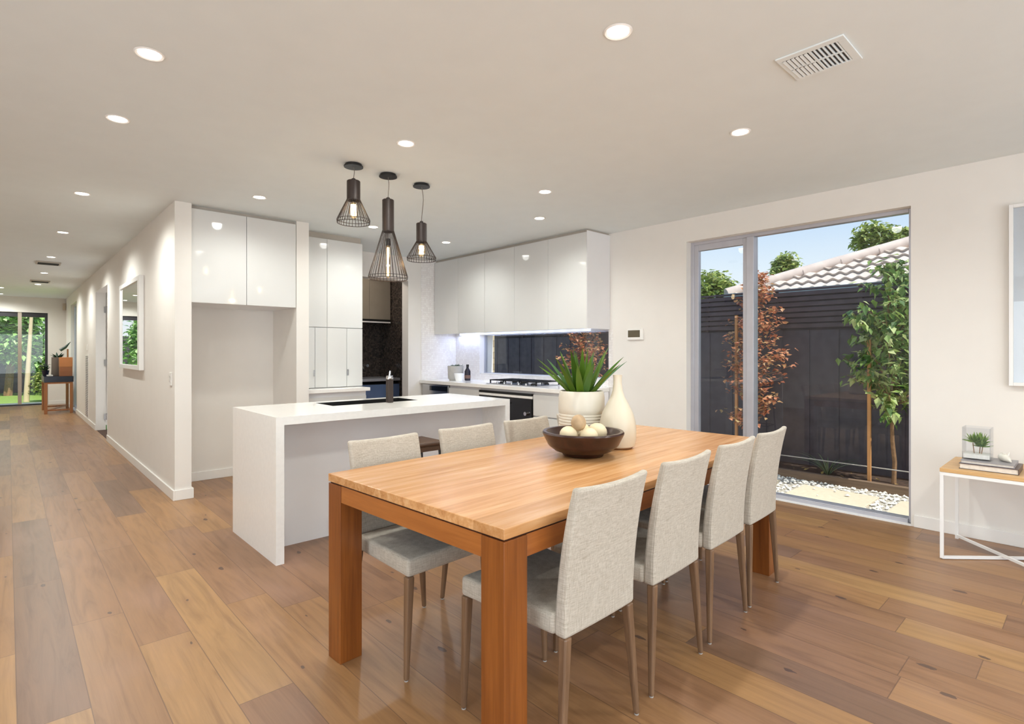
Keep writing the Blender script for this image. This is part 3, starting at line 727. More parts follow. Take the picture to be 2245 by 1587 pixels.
for x, y, lb in (
    (1.848, 1.356, 'large bright downlight above the near end of the dining table'),
    (0.461, 2.866, 'nearest downlight of the hallway row, upper left corner'),
    (0.457, 3.786, 'second downlight of the hallway row from the camera'),
    (1.852, 2.994, 'downlight just in front of the hanging pendant lamps'),
    (3.230, 1.477, 'downlight closest to the ceiling air vent and garden window'),
    (0.455, 5.776, 'third downlight of the hallway row, level with the wall corner'),
    (1.578, 4.885, 'downlight in front of the fridge cupboard'),
    (0.447, 7.794, 'fourth downlight of the hallway row, level with the framed mirror'),
    (3.253, 3.120, 'downlight right of the pendants, nearer of two close together'),
    (3.858, 3.775, 'downlight right of the pendants, farther of two close together'),
    (3.882, 5.373, 'downlight near the far corner of the white wall cupboards'),
    (2.834, 5.229, 'downlight between the left and tall pendants, over the pantry cupboard'),
    (0.442, 9.929, 'fifth downlight of the hallway row, level with the recessed door'),
    (0.447, 12.015, 'sixth downlight of the hallway row, between the two small vents'),
    (0.431, 14.130, 'last downlight of the hallway row beside the far small vent'),
    (-0.105, 15.35, 'small downlight at the left picture edge, upper of two'),
    (-0.127, 17.0, 'small downlight at the left picture edge, lower of two'),
    # rest of the room's grid, behind and beside the camera
    (0.455, 0.9, 'downlight overhead beside the camera'), (1.85, -0.6, 'downlight behind the camera on the window side'),
    (3.23, -0.6, 'downlight behind the camera near the window wall'), (-1.2, 1.2, 'downlight left of the camera'),
    (-1.2, 3.4, 'downlight left of the hallway row'), (0.455, -1.6, 'downlight behind the camera'),
):
    hall = y > 5.5
    downlight(x, y, lb, 60 if hall else 52 if x > 3 and y < 3 else 44 if y < 0 and x > 1 else 16 if y < 1 and x < 1 or x < 0 else 30 if x < 0.6 and y < 3 else 44 if x < 0.6 else 30)

def ceiling_vent():
    t = thing('ceiling_vent', 'square white ceiling air vent with dark slots near the window wall', 'air vent', (2.68, 0.868, CE))
    x0, x1, y0, y1 = 2.545, 2.815, 0.73, 1.005
    a0, a1, b0, b1 = 2.58, 2.79, 0.762, 0.985
    f = MB(); z0, z1 = CE - 0.008, CE - 0.0005
    f.box(x0, a0, y0, y1, z0, z1).box(a1, x1, y0, y1, z0, z1).box(a0, a1, y0, b0, z0, z1).box(a0, a1, b1, y1, z0, z1)
    xm = (a0 + a1) / 2; ym = (b0 + b1) / 2
    f.box(xm - 0.004, xm + 0.004, b0, b1, z0, z1).box(a0, xm - 0.004, ym - 0.006, ym + 0.006, z0, z1).box(xm + 0.004, a1, ym - 0.006, ym + 0.006, z0, z1)
    f.build('frame', M['ceil'], t, bevel=0.002)
    MB().box(a0, a1, b0, b1, CE - 0.0015, CE - 0.0005).build('backing', M['black'], t)
    for side in (0, 1):
        sl = MB()
        for k in range(6):
            y = (b0 + 0.004 + k * 0.0178) if side == 0 else (ym + 0.010 + k * 0.0178)
            for xa, xb in ((a0, xm - 0.004), (xm + 0.004, a1)):
                if side == 0:   # seen edge on, dark gaps show
                    sl.add([(xa, y, z0), (xb, y, z0), (xb, y - 0.003, z1), (xa, y - 0.003, z1), (xa, y + 0.004, z0), (xb, y + 0.004, z0), (xb, y + 0.001, z1), (xa, y + 0.001, z1)],
                           [(0, 1, 2, 3), (4, 5, 6, 7), (0, 1, 5, 4), (2, 3, 7, 6)])
                else:           # tilted towards the viewer, nearly closed
                    sl.add([(xa, y, z0 + 0.001), (xb, y, z0 + 0.001), (xb, y + 0.013, z0 - 0.002), (xa, y + 0.013, z0 - 0.002)], [(0, 1, 2, 3)])
        sl.build('louvres', M['ceil'], t)
ceiling_vent()
for (y, lb) in ((10.6, 'small grey ceiling vent after the fifth hallway downlight'), (13.45, 'small grey ceiling vent at the far end of the hallway')):
    t = thing('small_ceiling_vent', lb, 'air vent', (0.44, y, CE))
    MB().box(0.30, 0.58, y - 0.14, y + 0.14, CE - 0.02, CE - 0.0005).build('frame', plain('greige_vent', (188, 180, 168), 0.5), t)
    m = MB()
    for k in range(6): m.box(0.32, 0.56, y - 0.115 + k * 0.042, y - 0.100 + k * 0.042, CE - 0.024, CE - 0.020)
    m.build('slots', M['black'], t)

# pendants
def pendant(x, y, zt, zn, zb, rn, rb, nw, label, bulb_long, bulb_z, sway):
    t = thing('pendant_lamp', label, 'pendant lamp', (x, y, CE), 0, 'wire shade pendant lamps over the island')
    MB().lathe([(0.066, -0.022), (0.066, -0.014), (0.057, -0.014), (0.057, -0.0005)], 28, (x, y, CE)).build('canopy', M['black'], t)
    pts = []
    for i in range(9):
        u = i / 8; z = CE - 0.02 + (zt + 0.012 - CE + 0.02) * u
        pts.append((x + sway * math.sin(u * PI) * 0.5, y - sway * math.sin(u * PI * 2) * 0.25, z))
    MB().tube(pts, 0.0028, 6).build('cord', plain('grey_cord', (120, 112, 104), 0.6), t)
    MB().lathe([(0.012, 0.0), (0.014, 0.014), (0.004, 0.02)], 12, (x, y, zt)).lathe([(rn, zn - zt), (rn, -0.004), (rn - 0.004, 0), (0.001, 0)], 28, (x, y, zt), cap=False).lathe([(rn - 0.003, zn - zt), (rn - 0.003, -0.004)], 28, (x, y, zt), cap=False).build('neck', M['bronze'], t)
    w = MB()
    r0 = rn * 0.96
    for i in range(nw):
        a = 2 * PI * i / nw
        w.tube([(x + r0 * math.cos(a), y + r0 * math.sin(a), zn + 0.01), (x + rb * math.cos(a), y + rb * math.sin(a), zb + 0.022),
                (x + (rb - 0.002) * math.cos(a), y + (rb - 0.002) * math.sin(a), zb)], 0.0021, 4)
    for rr, zz, th in ((rb, zb + 0.022, 0.0022), (rb - 0.002, zb, 0.0024)):
        w.tube([(x + rr * math.cos(2 * PI * k / 40), y + rr * math.sin(2 * PI * k / 40), zz) for k in range(41)], th, 5)
    w.build('shade', M['bronze'], t)
    MB().lathe([(0.017, -0.05), (0.017, 0.0)], 16, (x, y, bulb_z + bulb_long + 0.045)).build('socket', M['black'], t)
    if bulb_long > 0.16:
        gp = [(0.001, 0.0), (0.013, 0.01), (0.016, 0.03), (0.016, bulb_long - 0.02), (0.012, bulb_long)]
        fp = [(x, y, bulb_z + 0.02), (x, y, bulb_z + bulb_long - 0.02)]; fr_ = 0.009
    else:
        gp = [(0.001, 0.0), (0.022, 0.012), (0.031, 0.045), (0.026, bulb_long * 0.7), (0.014, bulb_long)]
        fp = [(x, y, bulb_z + 0.025), (x, y, bulb_z + bulb_long - 0.02)]; fr_ = 0.02
    b = MB().lathe(gp, 20, (x, y, bulb_z), cap=False).build('bulb', M['bulbglass'], t)
    MB().tube(fp, fr_, 10).build('filament', M['bulb'], b)
    d = bpy.data.lights.new('bulb_light', 'POINT'); d.energy = 3.0; d.color = (1.0, 0.72, 0.42); d.shadow_soft_size = 0.02
    o = bpy.data.objects.new('bulb_light', d); COL.objects.link(o); o.parent = t; o.location = (0, 0, bulb_z + bulb_long * 0.4 - CE)
    d.use_shadow = True
pendant(1.788, 3.58, 2.503, 2.362, 2.205, 0.046, 0.113, 32, 'left and highest hanging short black wire pendant over the island', 0.12, 2.235, 0.01)
pendant(2.078, 3.608, 2.43, 2.19, 1.84, 0.043, 0.143, 34, 'long tall-shaded black wire pendant in the middle of the three', 0.25, 1.845, 0.012)
pendant(2.396, 3.646, 2.312, 2.160, 2.02, 0.041, 0.113, 32, 'right and lowest short black wire pendant on the longest cord', 0.11, 2.045, 0.03)

# ============================================================ DINING TABLE
TH = math.radians(3.2)
TA = Vector((1.066, 1.188, 0.0)); TLX, TLY = 2.275, 1.062
tb = thing('dining_table', 'large warm timber dining table with thick square legs', 'table', TA, TH)
MB().box(0, TLX, 0, TLY, 0.747, 0.78).build('tabletop', M['table_top'], tb, world=False, bevel=0.0025)
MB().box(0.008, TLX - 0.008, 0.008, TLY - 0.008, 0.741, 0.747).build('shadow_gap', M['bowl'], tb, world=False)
LG = 0.102; az0, az1 = 0.672, 0.741
for x, y in ((0, 0), (TLX - LG, 0), (0, TLY - LG), (TLX - LG, TLY - LG)):
    MB().box(x + 0.001, x + LG, y + 0.001, y + LG - 0.001, 0.0, 0.741).build('leg', M['table_z'], tb, world=False, bevel=0.002)
for y in (0.004, TLY - 0.034): MB().box(LG, TLX - LG, y, y + 0.03, az0, az1).build('apron', M['table_x'], tb, world=False, bevel=0.0015)
for x in (0.004, TLX - 0.034): MB().box(x, x + 0.03, LG, TLY - LG, az0, az1).build('apron', M['table_y'], tb, world=False, bevel=0.0015)

# ============================================================ DINING CHAIRS
def make_chair(label, group):
    t = thing('dining_chair', label, 'chair', (0, 0, 0), 0, group)
    # back: thin upholstered panel, gently leaning and curving backwards towards the top
    nz, nx = 16, 10
    def prof(u):            # u 0..1 up the back -> outer y, thickness
        lean = 0.068 * u ** 1.9
        return -0.232 - lean, 0.046 - 0.018 * u
    z0, z1 = 0.408, 0.888
    outer, inner = [], []
    for i in range(nz + 1):
        u = i / nz; z = z0 + (z1 - z0) * u; yo, th = prof(u); hw = 0.190 + 0.004 * u
        for k in range(nx + 1):
            s_ = -1 + 2 * k / nx; bow = 0.014 * (s_ * s_) * (0.3 + 0.7 * u)
            dip = 0.008 * (1 - s_ * s_) * (u ** 6)
            outer.append((s_ * hw, yo + bow, z - dip)); inner.append((s_ * hw, yo + th + bow, z - dip))
    m = MB(); No = len(outer); vs = outer + inner; fs = []
    idx = lambda i, k: i * (nx + 1) + k
    for i in range(nz):
        for k in range(nx):
            fs.append((idx(i, k), idx(i, k + 1), idx(i + 1, k + 1), idx(i + 1, k)))
            fs.append((No + idx(i, k), No + idx(i + 1, k), No + idx(i + 1, k + 1), No + idx(i, k + 1)))
        for k in (0, nx): fs.append((idx(i, k), idx(i + 1, k), No + idx(i + 1, k), No + idx(i, k)))
    for k in range(nx):
        for i in (0, nz): fs.append((idx(i, k), No + idx(i, k), No + idx(i, k + 1), idx(i, k + 1)))
    m.add(vs, fs); m.smooth = True
    bk = m.build('backrest', M['fabric'], t, world=False)
    b = bk.modifiers.new('bevel', 'BEVEL'); b.width = 0.011; b.segments = 3; b.limit_method = 'ANGLE'; b.angle_limit = math.radians(50)
    # piping seams along the side edges of the back
    for sgn in (-1, 1):
        pts = []
        for i in range(nz + 1):
            u = i / nz * 0.96 + 0.02; yo, th = prof(u); hw = 0.190 + 0.004 * u
            pts.append((sgn * (hw - 0.004), yo + 0.014 * (0.3 + 0.7 * u) + 0.004, z0 + (z1 - z0) * u))
        MB().tube(pts, 0.0028, 6).build('piping', M['fabric'], bk, world=False)
    # seat
    s = MB(); rb_, rf = 0.195, 0.222; yb, yf = -0.187, 0.243
    s.hexa([(-rb_ , yb, 0.408), (rb_, yb, 0.408), (rf, yf, 0.408), (-rf, yf, 0.408)], [(-rb_, yb, 0.478), (rb_, yb, 0.478), (rf, yf, 0.482), (-rf, yf, 0.482)])
    so = s.build('seat', M['fabric'], t, world=False); b = so.modifiers.new('bevel', 'BEVEL'); b.width = 0.016; b.segments = 4; b.limit_method = 'ANGLE'; b.angle_limit = math.radians(40)
    for p in so.data.polygons: p.use_smooth = True
    # legs: tapered, round-cornered
    def leg(tx, ty, bx, by, tr=0.0165, br=0.0095):
        lgm = MB().hexa([(bx - br, by - br, 0.004), (bx + br, by - br, 0.004), (bx + br, by + br, 0.004), (bx - br, by + br, 0.004)],
                        [(tx - tr, ty - tr, 0.409), (tx + tr, ty - tr, 0.409), (tx + tr, ty + tr, 0.409), (tx - tr, ty + tr, 0.409)])
        lo = lgm.build('leg', M['chairleg'], t, world=False, bevel=0.006)
        MB().lathe([(0.008, 0.0), (0.0085, 0.004)], 12, (bx, by, 0.0)).build('glide', M['concrete'], lo, world=False)
    for sg in (-1, 1):
        leg(sg * 0.204, 0.226, sg * 0.219, 0.228)
        leg(sg * 0.170, -0.212, sg * 0.206, -0.228)
    return t
GR = 'linen dining chairs around the timber table'
ch0 = make_chair('linen dining chair on the right side, nearest the camera', GR)
right = [(1.445, 1.358, 1.5, None), (1.975, 1.393, 3.0, 'linen dining chair on the right side, second from the camera'),
         (2.490, 1.428, 3.2, 'linen dining chair on the right side, third from the camera'),
         (2.970, 1.462, 3.5, 'linen dining chair on the right side, farthest, nearest the garden window')]
left = [(1.362, 2.105, 'linen dining chair between table and island, nearest the hallway'),
        (1.895, 2.14, 'second linen dining chair on the island side, partly hiding the stool'),
        (2.385, 2.165, 'third linen dining chair on the island side, beside the dark bowl'),
        (2.885, 2.195, 'farthest linen dining chair on the island side, hidden behind the plant pot')]
for i, (x, y, a, lb) in enumerate(right):
    o = ch0 if i == 0 else copy_tree(ch0)
    o.location = (x, y, 0); o.rotation_euler.z = math.radians(a)
    if lb: tag(o, lb)
for i, (x, y, lb) in enumerate(left):
    o = copy_tree(ch0); o.location = (x, y, 0); o.rotation_euler.z = PI + math.radians(3.0); tag(o, lb)

# ============================================================ ON THE TABLE
TZ = 0.7805
bc = (2.123, 1.772)
bw = thing('wooden_bowl', 'wide dark turned timber bowl on the dining table', 'bowl', (bc[0], bc[1], TZ))
prof = [(0.094, 0.0), (0.102, 0.006), (0.108, 0.016), (0.142, 0.028), (0.170, 0.050)]
for k in range(6):
    a_ = 0.175 + 0.0048 * k; z_ = 0.055 + 0.0095 * k; prof += [(a_, z_), (a_ + 0.0028, z_ + 0.005)]
prof += [(0.204, 0.116), (0.200, 0.124), (0.184, 0.123), (0.176, 0.110), (0.15, 0.072), (0.11, 0.048), (0.001, 0.040)]
MB().lathe(prof, 56, (bc[0], bc[1], TZ)).build('body', M['bowl'], bw)
balls = [(-0.075, 0.03, 0.046, 0, 'cream decorative ball at the left side of the dark bowl'), (-0.02, -0.055, 0.045, 0, 'cream decorative ball low at the front of the dark bowl'),
         (0.075, -0.03, 0.05, 0, 'cream decorative ball at the right front of the dark bowl'), (0.072, 0.065, 0.043, 0, 'small cream decorative ball at the right back of the bowl'),
         (-0.002, 0.045, 0.04, 0, 'cream decorative ball in the middle of the dark bowl')]
for dx, dy, r, k, lb in balls:
    zz = TZ + 0.054 + r + 0.22 * (dx * dx + dy * dy) / 0.02 * 0.1
    tag(MB().sphere((bc[0] + dx, bc[1] + dy, zz), r, 20, (1, 1, 0.94)).build('decorative_ball', M['ball']), lb, 'ornament', 'decorative balls in the dark bowl')
tag(MB().sphere((bc[0] - 0.035, bc[1] + 0.0, TZ + 0.166), 0.038, 20, (1, 1, 1.08)).build('decorative_ball', M['ballbrown']), 'brown-streaked decorative ball on top of the cream ones', 'ornament', 'decorative balls in the dark bowl')

pc = (2.412, 2.025)
pp = thing('potted_aloe', 'spiky green aloe in a cream ribbed pot on the dining table', 'plant', (pc[0], pc[1], TZ))
prof = [(0.118, 0.0), (0.126, 0.006)]
for k in range(10):
    z = 0.02 + k * 0.016; prof += [(0.130, z), (0.1265, z + 0.006), (0.130, z + 0.012)]
prof += [(0.132, 0.2), (0.131, 0.26), (0.125, 0.293), (0.121, 0.298), (0.114, 0.295), (0.112, 0.27), (0.001, 0.27)]
MB().lathe(prof, 48, (pc[0], pc[1], TZ)).build('pot', M['potwhite'], pp)
MB().lathe([(0.111, 0.0), (0.001, 0.012)], 24, (pc[0], pc[1], TZ + 0.268)).build('soil', M['soil'], pp)
al = MB()
leafblades(11, 0.29, 0.027, (pc[0], pc[1], TZ + 0.275), 0.055, 0.88, al, 7, 0.28, 0.12, 0.3, 0.2)
leafblades(9, 0.27, 0.030, (pc[0], pc[1], TZ + 0.275), 0.03, 1.2, al, 7, 0.15, 0.15, 0.3)
leafblades(5, 0.25, 0.026, (pc[0], pc[1], TZ + 0.275), 0.01, 1.42, al, 7, 0.08, 0.1, 0.3)
al.build('leaves', M['aloe'], pp)

vc = (2.435, 1.79)
vs_ = thing('bottle_vase', 'tall cream bottle-necked vase on the dining table', 'vase', (vc[0], vc[1], TZ))
MB().lathe([(0.072, 0.003), (0.09, 0.012), (0.099, 0.05), (0.1, 0.09), (0.096, 0.14), (0.082, 0.19), (0.06, 0.235), (0.038, 0.275), (0.027, 0.31), (0.0225, 0.35), (0.022, 0.378), (0.025, 0.394),
            (0.021, 0.394), (0.018, 0.37), (0.018, 0.3)], 48, (vc[0], vc[1], TZ), cap=False).build('body', M['vase'], vs_)
MB().lathe([(0.074, 0.0), (0.08, 0.003), (0.078, 0.006)], 40, (vc[0], vc[1], TZ)).build('foot_ring', M['brownwood'], vs_)

# ============================================================ WALL THINGS
th_ = thing('thermostat', 'small white wall thermostat with a brown screen beside the kitchen', 'thermostat', (XW, 3.4, 1.485))
MB().box(XW - 0.022, XW, 3.3, 3.5, 1.428, 1.545).build('case', M['trim'], th_, bevel=0.004)
MB().box(XW - 0.0235, XW - 0.022, 3.335, 3.485, 1.455, 1.53).build('screen', M['screen'], th_)
pf = thing('framed_print', 'large pale print in a white box frame at the right edge', 'picture', (XW, -0.1, 1.67))
y0, y1, z0, z1 = -0.62, 0.426, 1.073, 2.279
MB().box(XW - 0.045, XW - 0.001, y1 - 0.022, y1, z0, z1).box(XW - 0.045, XW - 0.001, y0, y0 + 0.022, z0, z1).box(XW - 0.045, XW - 0.001, y0 + 0.022, y1 - 0.022, z1 - 0.022, z1).box(XW - 0.045, XW - 0.001, y0 + 0.022, y1 - 0.022, z0, z0 + 0.022).build('frame', M['whitemetal'], pf, bevel=0.002)
MB().box(XW - 0.012, XW - 0.004, y0 + 0.022, y1 - 0.022, z0 + 0.022, z1 - 0.022).build('print', M['print_'], pf)
MB().box(XW - 0.032, XW - 0.029, y0 + 0.022, y1 - 0.022, z0 + 0.022, z1 - 0.022).build('glass', M['glass'], pf)
# hall mirror
hm = thing('hall_mirror', 'white framed mirror on the hallway wall reflecting the far door', 'mirror', (HX, 7.68, 1.62))
y0, y1, z0, z1 = 6.96, 8.38, 1.10, 2.12
MB().box(HX - 0.045, HX - 0.001, y0, y0 + 0.11, z0, z1).box(HX - 0.045, HX - 0.001, y1 - 0.06, y1, z0, z1).box(HX - 0.045, HX - 0.001, y0 + 0.11, y1 - 0.06, z1 - 0.05, z1).box(HX - 0.045, HX - 0.001, y0 + 0.11, y1 - 0.06, z0, z0 + 0.05).build('frame', M['whitemetal'], hm, bevel=0.003)
MB().box(HX - 0.03, HX - 0.026, y0 + 0.11, y1 - 0.06, z0 + 0.05, z1 - 0.05).build('glass', M['mirror'], hm)
sw = thing('light_switch', 'double white light switch near the corner of the hallway wall', 'light switch', (HX, 5.64, 1.056))
MB().box(HX - 0.009, HX, 5.605, 5.68, 1.0, 1.115).build('plate', M['trim'], sw, bevel=0.002)
for z in (1.03, 1.07): MB().box(HX - 0.014, HX - 0.009, 5.63, 5.655, z, z + 0.018).build('rocker', plain('switch_grey', (205, 200, 192), 0.4), sw)
s2 = tag(MB().box(HX - 0.012, HX, 12.58, 12.66, 1.33, 1.43).build('small_switch', M['trim'], bevel=0.002), 'tiny white switch plate above the slatted hallway grille', 'light switch')
rg = thing('return_air_grille', 'tall narrow slatted air grille low on the hallway wall', 'air grille', (HX, 12.6, 0.65))
MB().box(HX - 0.008, HX, 12.38, 12.85, 0.1, 1.25).build('frame', M['trim'], rg)
m = MB()
for k in range(34): m.box(HX - 0.012, HX - 0.008, 12.43, 12.80, 0.13 + k * 0.0325, 0.146 + k * 0.0325)
m.build('slots', plain('grille_slot_grey', (150, 144, 150), 0.5), rg)
sn = tag(MB().box(HX - 0.07, HX - 0.005, FY - 0.09, FY - 0.03, 2.33, 2.5).build('motion_sensor', plain('sensor_beige', (200, 184, 164), 0.5), bevel=0.01), 'small beige sensor high in the far hallway corner', 'sensor')

# ============================================================ SIDE TABLE (right)
sd = thing('side_table', 'oak top side table with a crossed white metal frame', 'side table', (4.565, 0.43, 0.0))
tx0, tx1, ty0, ty1 = 4.295, 4.835, 0.16, 0.695
MB().box(tx0, tx1, ty0, ty1, 0.548, 0.572).build('top', M['oak'], sd, bevel=0.002)
MB().box(tx0, tx1, ty0, ty0 + 0.02, 0.528, 0.5475).box(tx0, tx1, ty1 - 0.02, ty1, 0.528, 0.5475).box(tx0, tx0 + 0.02, ty0 + 0.02, ty1 - 0.02, 0.528, 0.5475).box(tx1 - 0.02, tx1, ty0 + 0.02, ty1 - 0.02, 0.528, 0.5475).build('frame', M['whitemetal'], sd)
for x in (tx0 + 0.01, tx1 - 0.01):
    for y in (ty0 + 0.01, ty1 - 0.01):
        MB().box(x - 0.009, x + 0.009, y - 0.009, y + 0.009, 0.008, 0.528).build('leg', M['whitemetal'], sd)
def bar(p, q, wd, z0, z1):
    d = (Vector(q) - Vector(p)).normalized(); s_ = Vector((-d.y, d.x)) * wd
    p, q = Vector(p), Vector(q)
    return MB().prism([tuple(p - s_), tuple(q - s_), tuple(q + s_), tuple(p + s_)], z0, z1)
bar((tx0 + 0.01, ty1 - 0.01), (tx1 - 0.01, ty0 + 0.01), 0.008, 0.004, 0.02).build('cross_rail', M['whitemetal'], sd)
bar((tx1 - 0.01, ty1 - 0.01), (tx0 + 0.01, ty0 + 0.01), 0.008, 0.0205, 0.0365).build('cross_rail', M['whitemetal'], sd)
def book(name, label, x0, x1, y0, y1, z, h, cov):
    t = thing(name, label, 'book', ((x0 + x1) / 2, (y0 + y1) / 2, z), 0, 'books stacked on the side table')
    MB().box(x0, x1, y0, y1, z, z + 0.003).box(x0, x1, y0, y1, z + h - 0.003, z + h).box(x0, x1, y0, y0 + 0.003, z + 0.003, z + h - 0.003).build('cover', cov, t)
    MB().box(x0 + 0.004, x1 - 0.004, y0 + 0.003, y1 - 0.005, z + 0.0032, z + h - 0.0032).build('pages', M['paper'], t)
book('book', 'large white-paged book with a dark spine, lower of the two on the side table', 4.36, 4.62, 0.335, 0.61, 0.5725, 0.034, M['bookdark'])
book('book', 'thinner grey book on top of the dark-spined one', 4.375, 4.61, 0.355, 0.605, 0.607, 0.018, M['bookgrey'])
gc = (4.49, 0.535); gz = 0.6255; g = 0.068
gv = thing('glass_cube_vase', 'clear square glass vase standing on the grey book', 'vase', (gc[0], gc[1], gz))
th = 0.004
MB().box(gc[0] - g, gc[0] + g, gc[1] - g, gc[1] + g, gz, gz + 0.008).box(gc[0] - g, gc[0] - g + th, gc[1] - g, gc[1] + g, gz + 0.008, gz + 0.2).box(gc[0] + g - th, gc[0] + g, gc[1] - g, gc[1] + g, gz + 0.008, gz + 0.2) \
    .box(gc[0] - g + th, gc[0] + g - th, gc[1] - g, gc[1] - g + th, gz + 0.008, gz + 0.2).box(gc[0] - g + th, gc[0] + g - th, gc[1] + g - th, gc[1] + g, gz + 0.008, gz + 0.2).build('walls', M['vglass'], gv)
tag(MB().box(gc[0] - g + 0.006, gc[0] + g - 0.006, gc[1] - g + 0.006, gc[1] + g - 0.006, gz + 0.009, gz + 0.034).build('white_sand', plain('white_sand', (236, 230, 220), 0.9, var=0.08, scale=90)), 'white sand layer inside the square glass vase', 'sand', kind='stuff')
ap = thing('air_plant', 'spiky green succulent cuttings inside the square glass vase', 'plant', (gc[0], gc[1], gz + 0.03))
a_ = MB()
for (dx, dy, dz, L) in ((-0.008, 0.016, 0.105, 0.054), (0.008, -0.012, 0.105, 0.056), (0.0, -0.018, 0.08, 0.05)):
    for lift in (0.1, 0.55, 0.95, 1.3): leafblades(12, L, 0.0095, (gc[0] + dx, gc[1] + dy, gz + dz), 0.004, lift, a_, 4, -0.15, 0.2, 0.3, lift * 3)
a_.build('leaves', M['airplant'], ap)
s_ = MB()
for (dx, dy, dz) in ((-0.012, 0.022, 0.1), (0.01, -0.012, 0.1), (0.0, -0.025, 0.085)): s_.tube([(gc[0] + dx, gc[1] + dy, gz + dz), (gc[0] + dx * 0.6, gc[1] + dy * 0.7, gz + 0.03)], 0.0028, 6)
s_.build('stems', M['bark'], ap)
sh = thing('sea_shell', 'small pale spiky seashell on the grey book beside the glass vase', 'ornament', (4.5, 0.41, 0.6255))
m = MB(); m.tube([(4.54, 0.44, 0.652), (4.515, 0.42, 0.651), (4.48, 0.395, 0.644), (4.45, 0.375, 0.634)], [0.006, 0.026, 0.018, 0.003], 12)
m.build('body', M['shell'], sh)
m = MB()
for k in range(8):
    a = k * 0.8; p = Vector((4.515 + 0.012 * math.cos(a), 0.425 - 0.004 * k, 0.657)); m.tube([p, p + Vector((0.02 * math.cos(a), 0.01 * math.sin(a), 0.022))], [0.006, 0.001], 6)
m.build('spikes', M['shell'], sh)

# ============================================================ HALL CONSOLE (far left)
cs = thing('console_table', 'wooden console table with a black drawer box at the hallway end', 'console table', (0.76, 15.5, 0.0))
cx0, cx1, cy0, cy1 = 0.55, 1.03, 14.9, 16.05
MB().box(cx0, cx1, cy0, cy1, 0.66, 0.78).build('drawer_box', plain('blue_black_lacquer', (26, 34, 48), 0.15), cs, bevel=0.003)
MB().box(cx0 + 0.01, cx1 - 0.01, cy0 + 0.01, cy1 - 0.01, 0.625, 0.6595).build('frame_rail', M['brownwood'], cs)
for x in (cx0 + 0.03, cx1 - 0.035):
    for y in (cy0 + 0.03, cy1 - 0.03): MB().box(x - 0.026, x + 0.026, y - 0.026, y + 0.026, 0.0, 0.6248).build('leg', M['brownwood'], cs, bevel=0.003)
ss = MB().box(cx0 + 0.056, cx1 - 0.061, cy0 + 0.01, cy0 + 0.045, 0.06, 0.09).box(cx0 + 0.056, cx1 - 0.061, cy1 - 0.045, cy1 - 0.01, 0.06, 0.09)
ss.build('stretcher', M['brownwood'], cs)
bar((cx0 + 0.05, cy0 + 0.045), (cx1 - 0.06, cy1 - 0.045), 0.015, 0.065, 0.085).build('stretcher', M['brownwood'], cs)
CT = 0.7802
b1 = thing('wooden_box', 'square brown timber box on the hallway console', 'box', (0.93, 15.2, CT))
MB().box(0.81, 1.02, 15.0, 15.32, CT, CT + 0.2).build('base', M['brownbox'], b1, bevel=0.003)
MB().box(0.808, 1.022, 14.998, 15.322, CT + 0.2, CT + 0.40).build('lid', plain('light_box_timber', (186, 118, 66), 0.4), b1, bevel=0.003)
tag(MB().lathe([(0.1, 0), (0.11, 0.02), (0.105, 0.4), (0.095, 0.4), (0.095, 0.36), (0.001, 0.36)], 24, (0.80, 15.5, CT)).build('tall_pot', M['taupepot']), 'tall taupe cylinder pot on the hallway console', 'pot')
dp = thing('potted_foliage', 'dark leafy sprigs growing from the tall taupe pot', 'plant', (0.80, 15.5, CT + 0.36))
leafblades(12, 0.16, 0.03, (0.80, 15.5, CT + 0.37), 0.02, 0.9, None, 5, 0.6, 0.3).build('leaves', leaf_mat('dark_leaf', [(36, 60, 40), (60, 90, 56)]), dp)
tr_ = thing('trailing_plant', 'dark green bushy plant hanging over the console edge', 'plant', (0.60, 15.85, CT + 0.25))
m = MB()
for k in range(60):
    a = random.uniform(0, 2 * PI); r = random.uniform(0, 0.075); z = random.uniform(0.1, 0.24)
    leafblades(1, 0.07, 0.016, (0.60 + r * math.cos(a), 15.85 + r * math.sin(a), CT + z), 0.0, random.uniform(-0.5, 1.2), m, 3, 0.3, 0.2, 0.3, a)
m.build('leaves', leaf_mat('ivy_leaf', [(26, 52, 34), (48, 84, 50)]), tr_)
MB().lathe([(0.05, 0), (0.07, 0.11), (0.064, 0.11), (0.001, 0.1)], 20, (0.61, 15.85, CT)).build('pot', M['bottle'], tr_)
lp = thing('angled_sculpture', 'dark leaf-shaped ornament on a timber post behind the wooden box', 'ornament', (0.93, 15.5, CT))
MB().box(0.955, 0.985, 15.485, 15.515, CT, CT + 0.58).build('post', M['brownwood'], lp)
MB().tube([(0.84, 15.5, CT + 0.55), (0.93, 15.5, CT + 0.62), (1.02, 15.5, CT + 0.74)], [0.035, 0.03, 0.004], 8).build('head', plain('dark_green_metal', (40, 58, 44), 0.4), lp)
tag(MB().box(0.60, 0.70, 15.0, 15.2, CT, CT + 0.03).build('small_dish', M['concrete'], bevel=0.008), 'small pale dish at the front of the hallway console', 'dish')

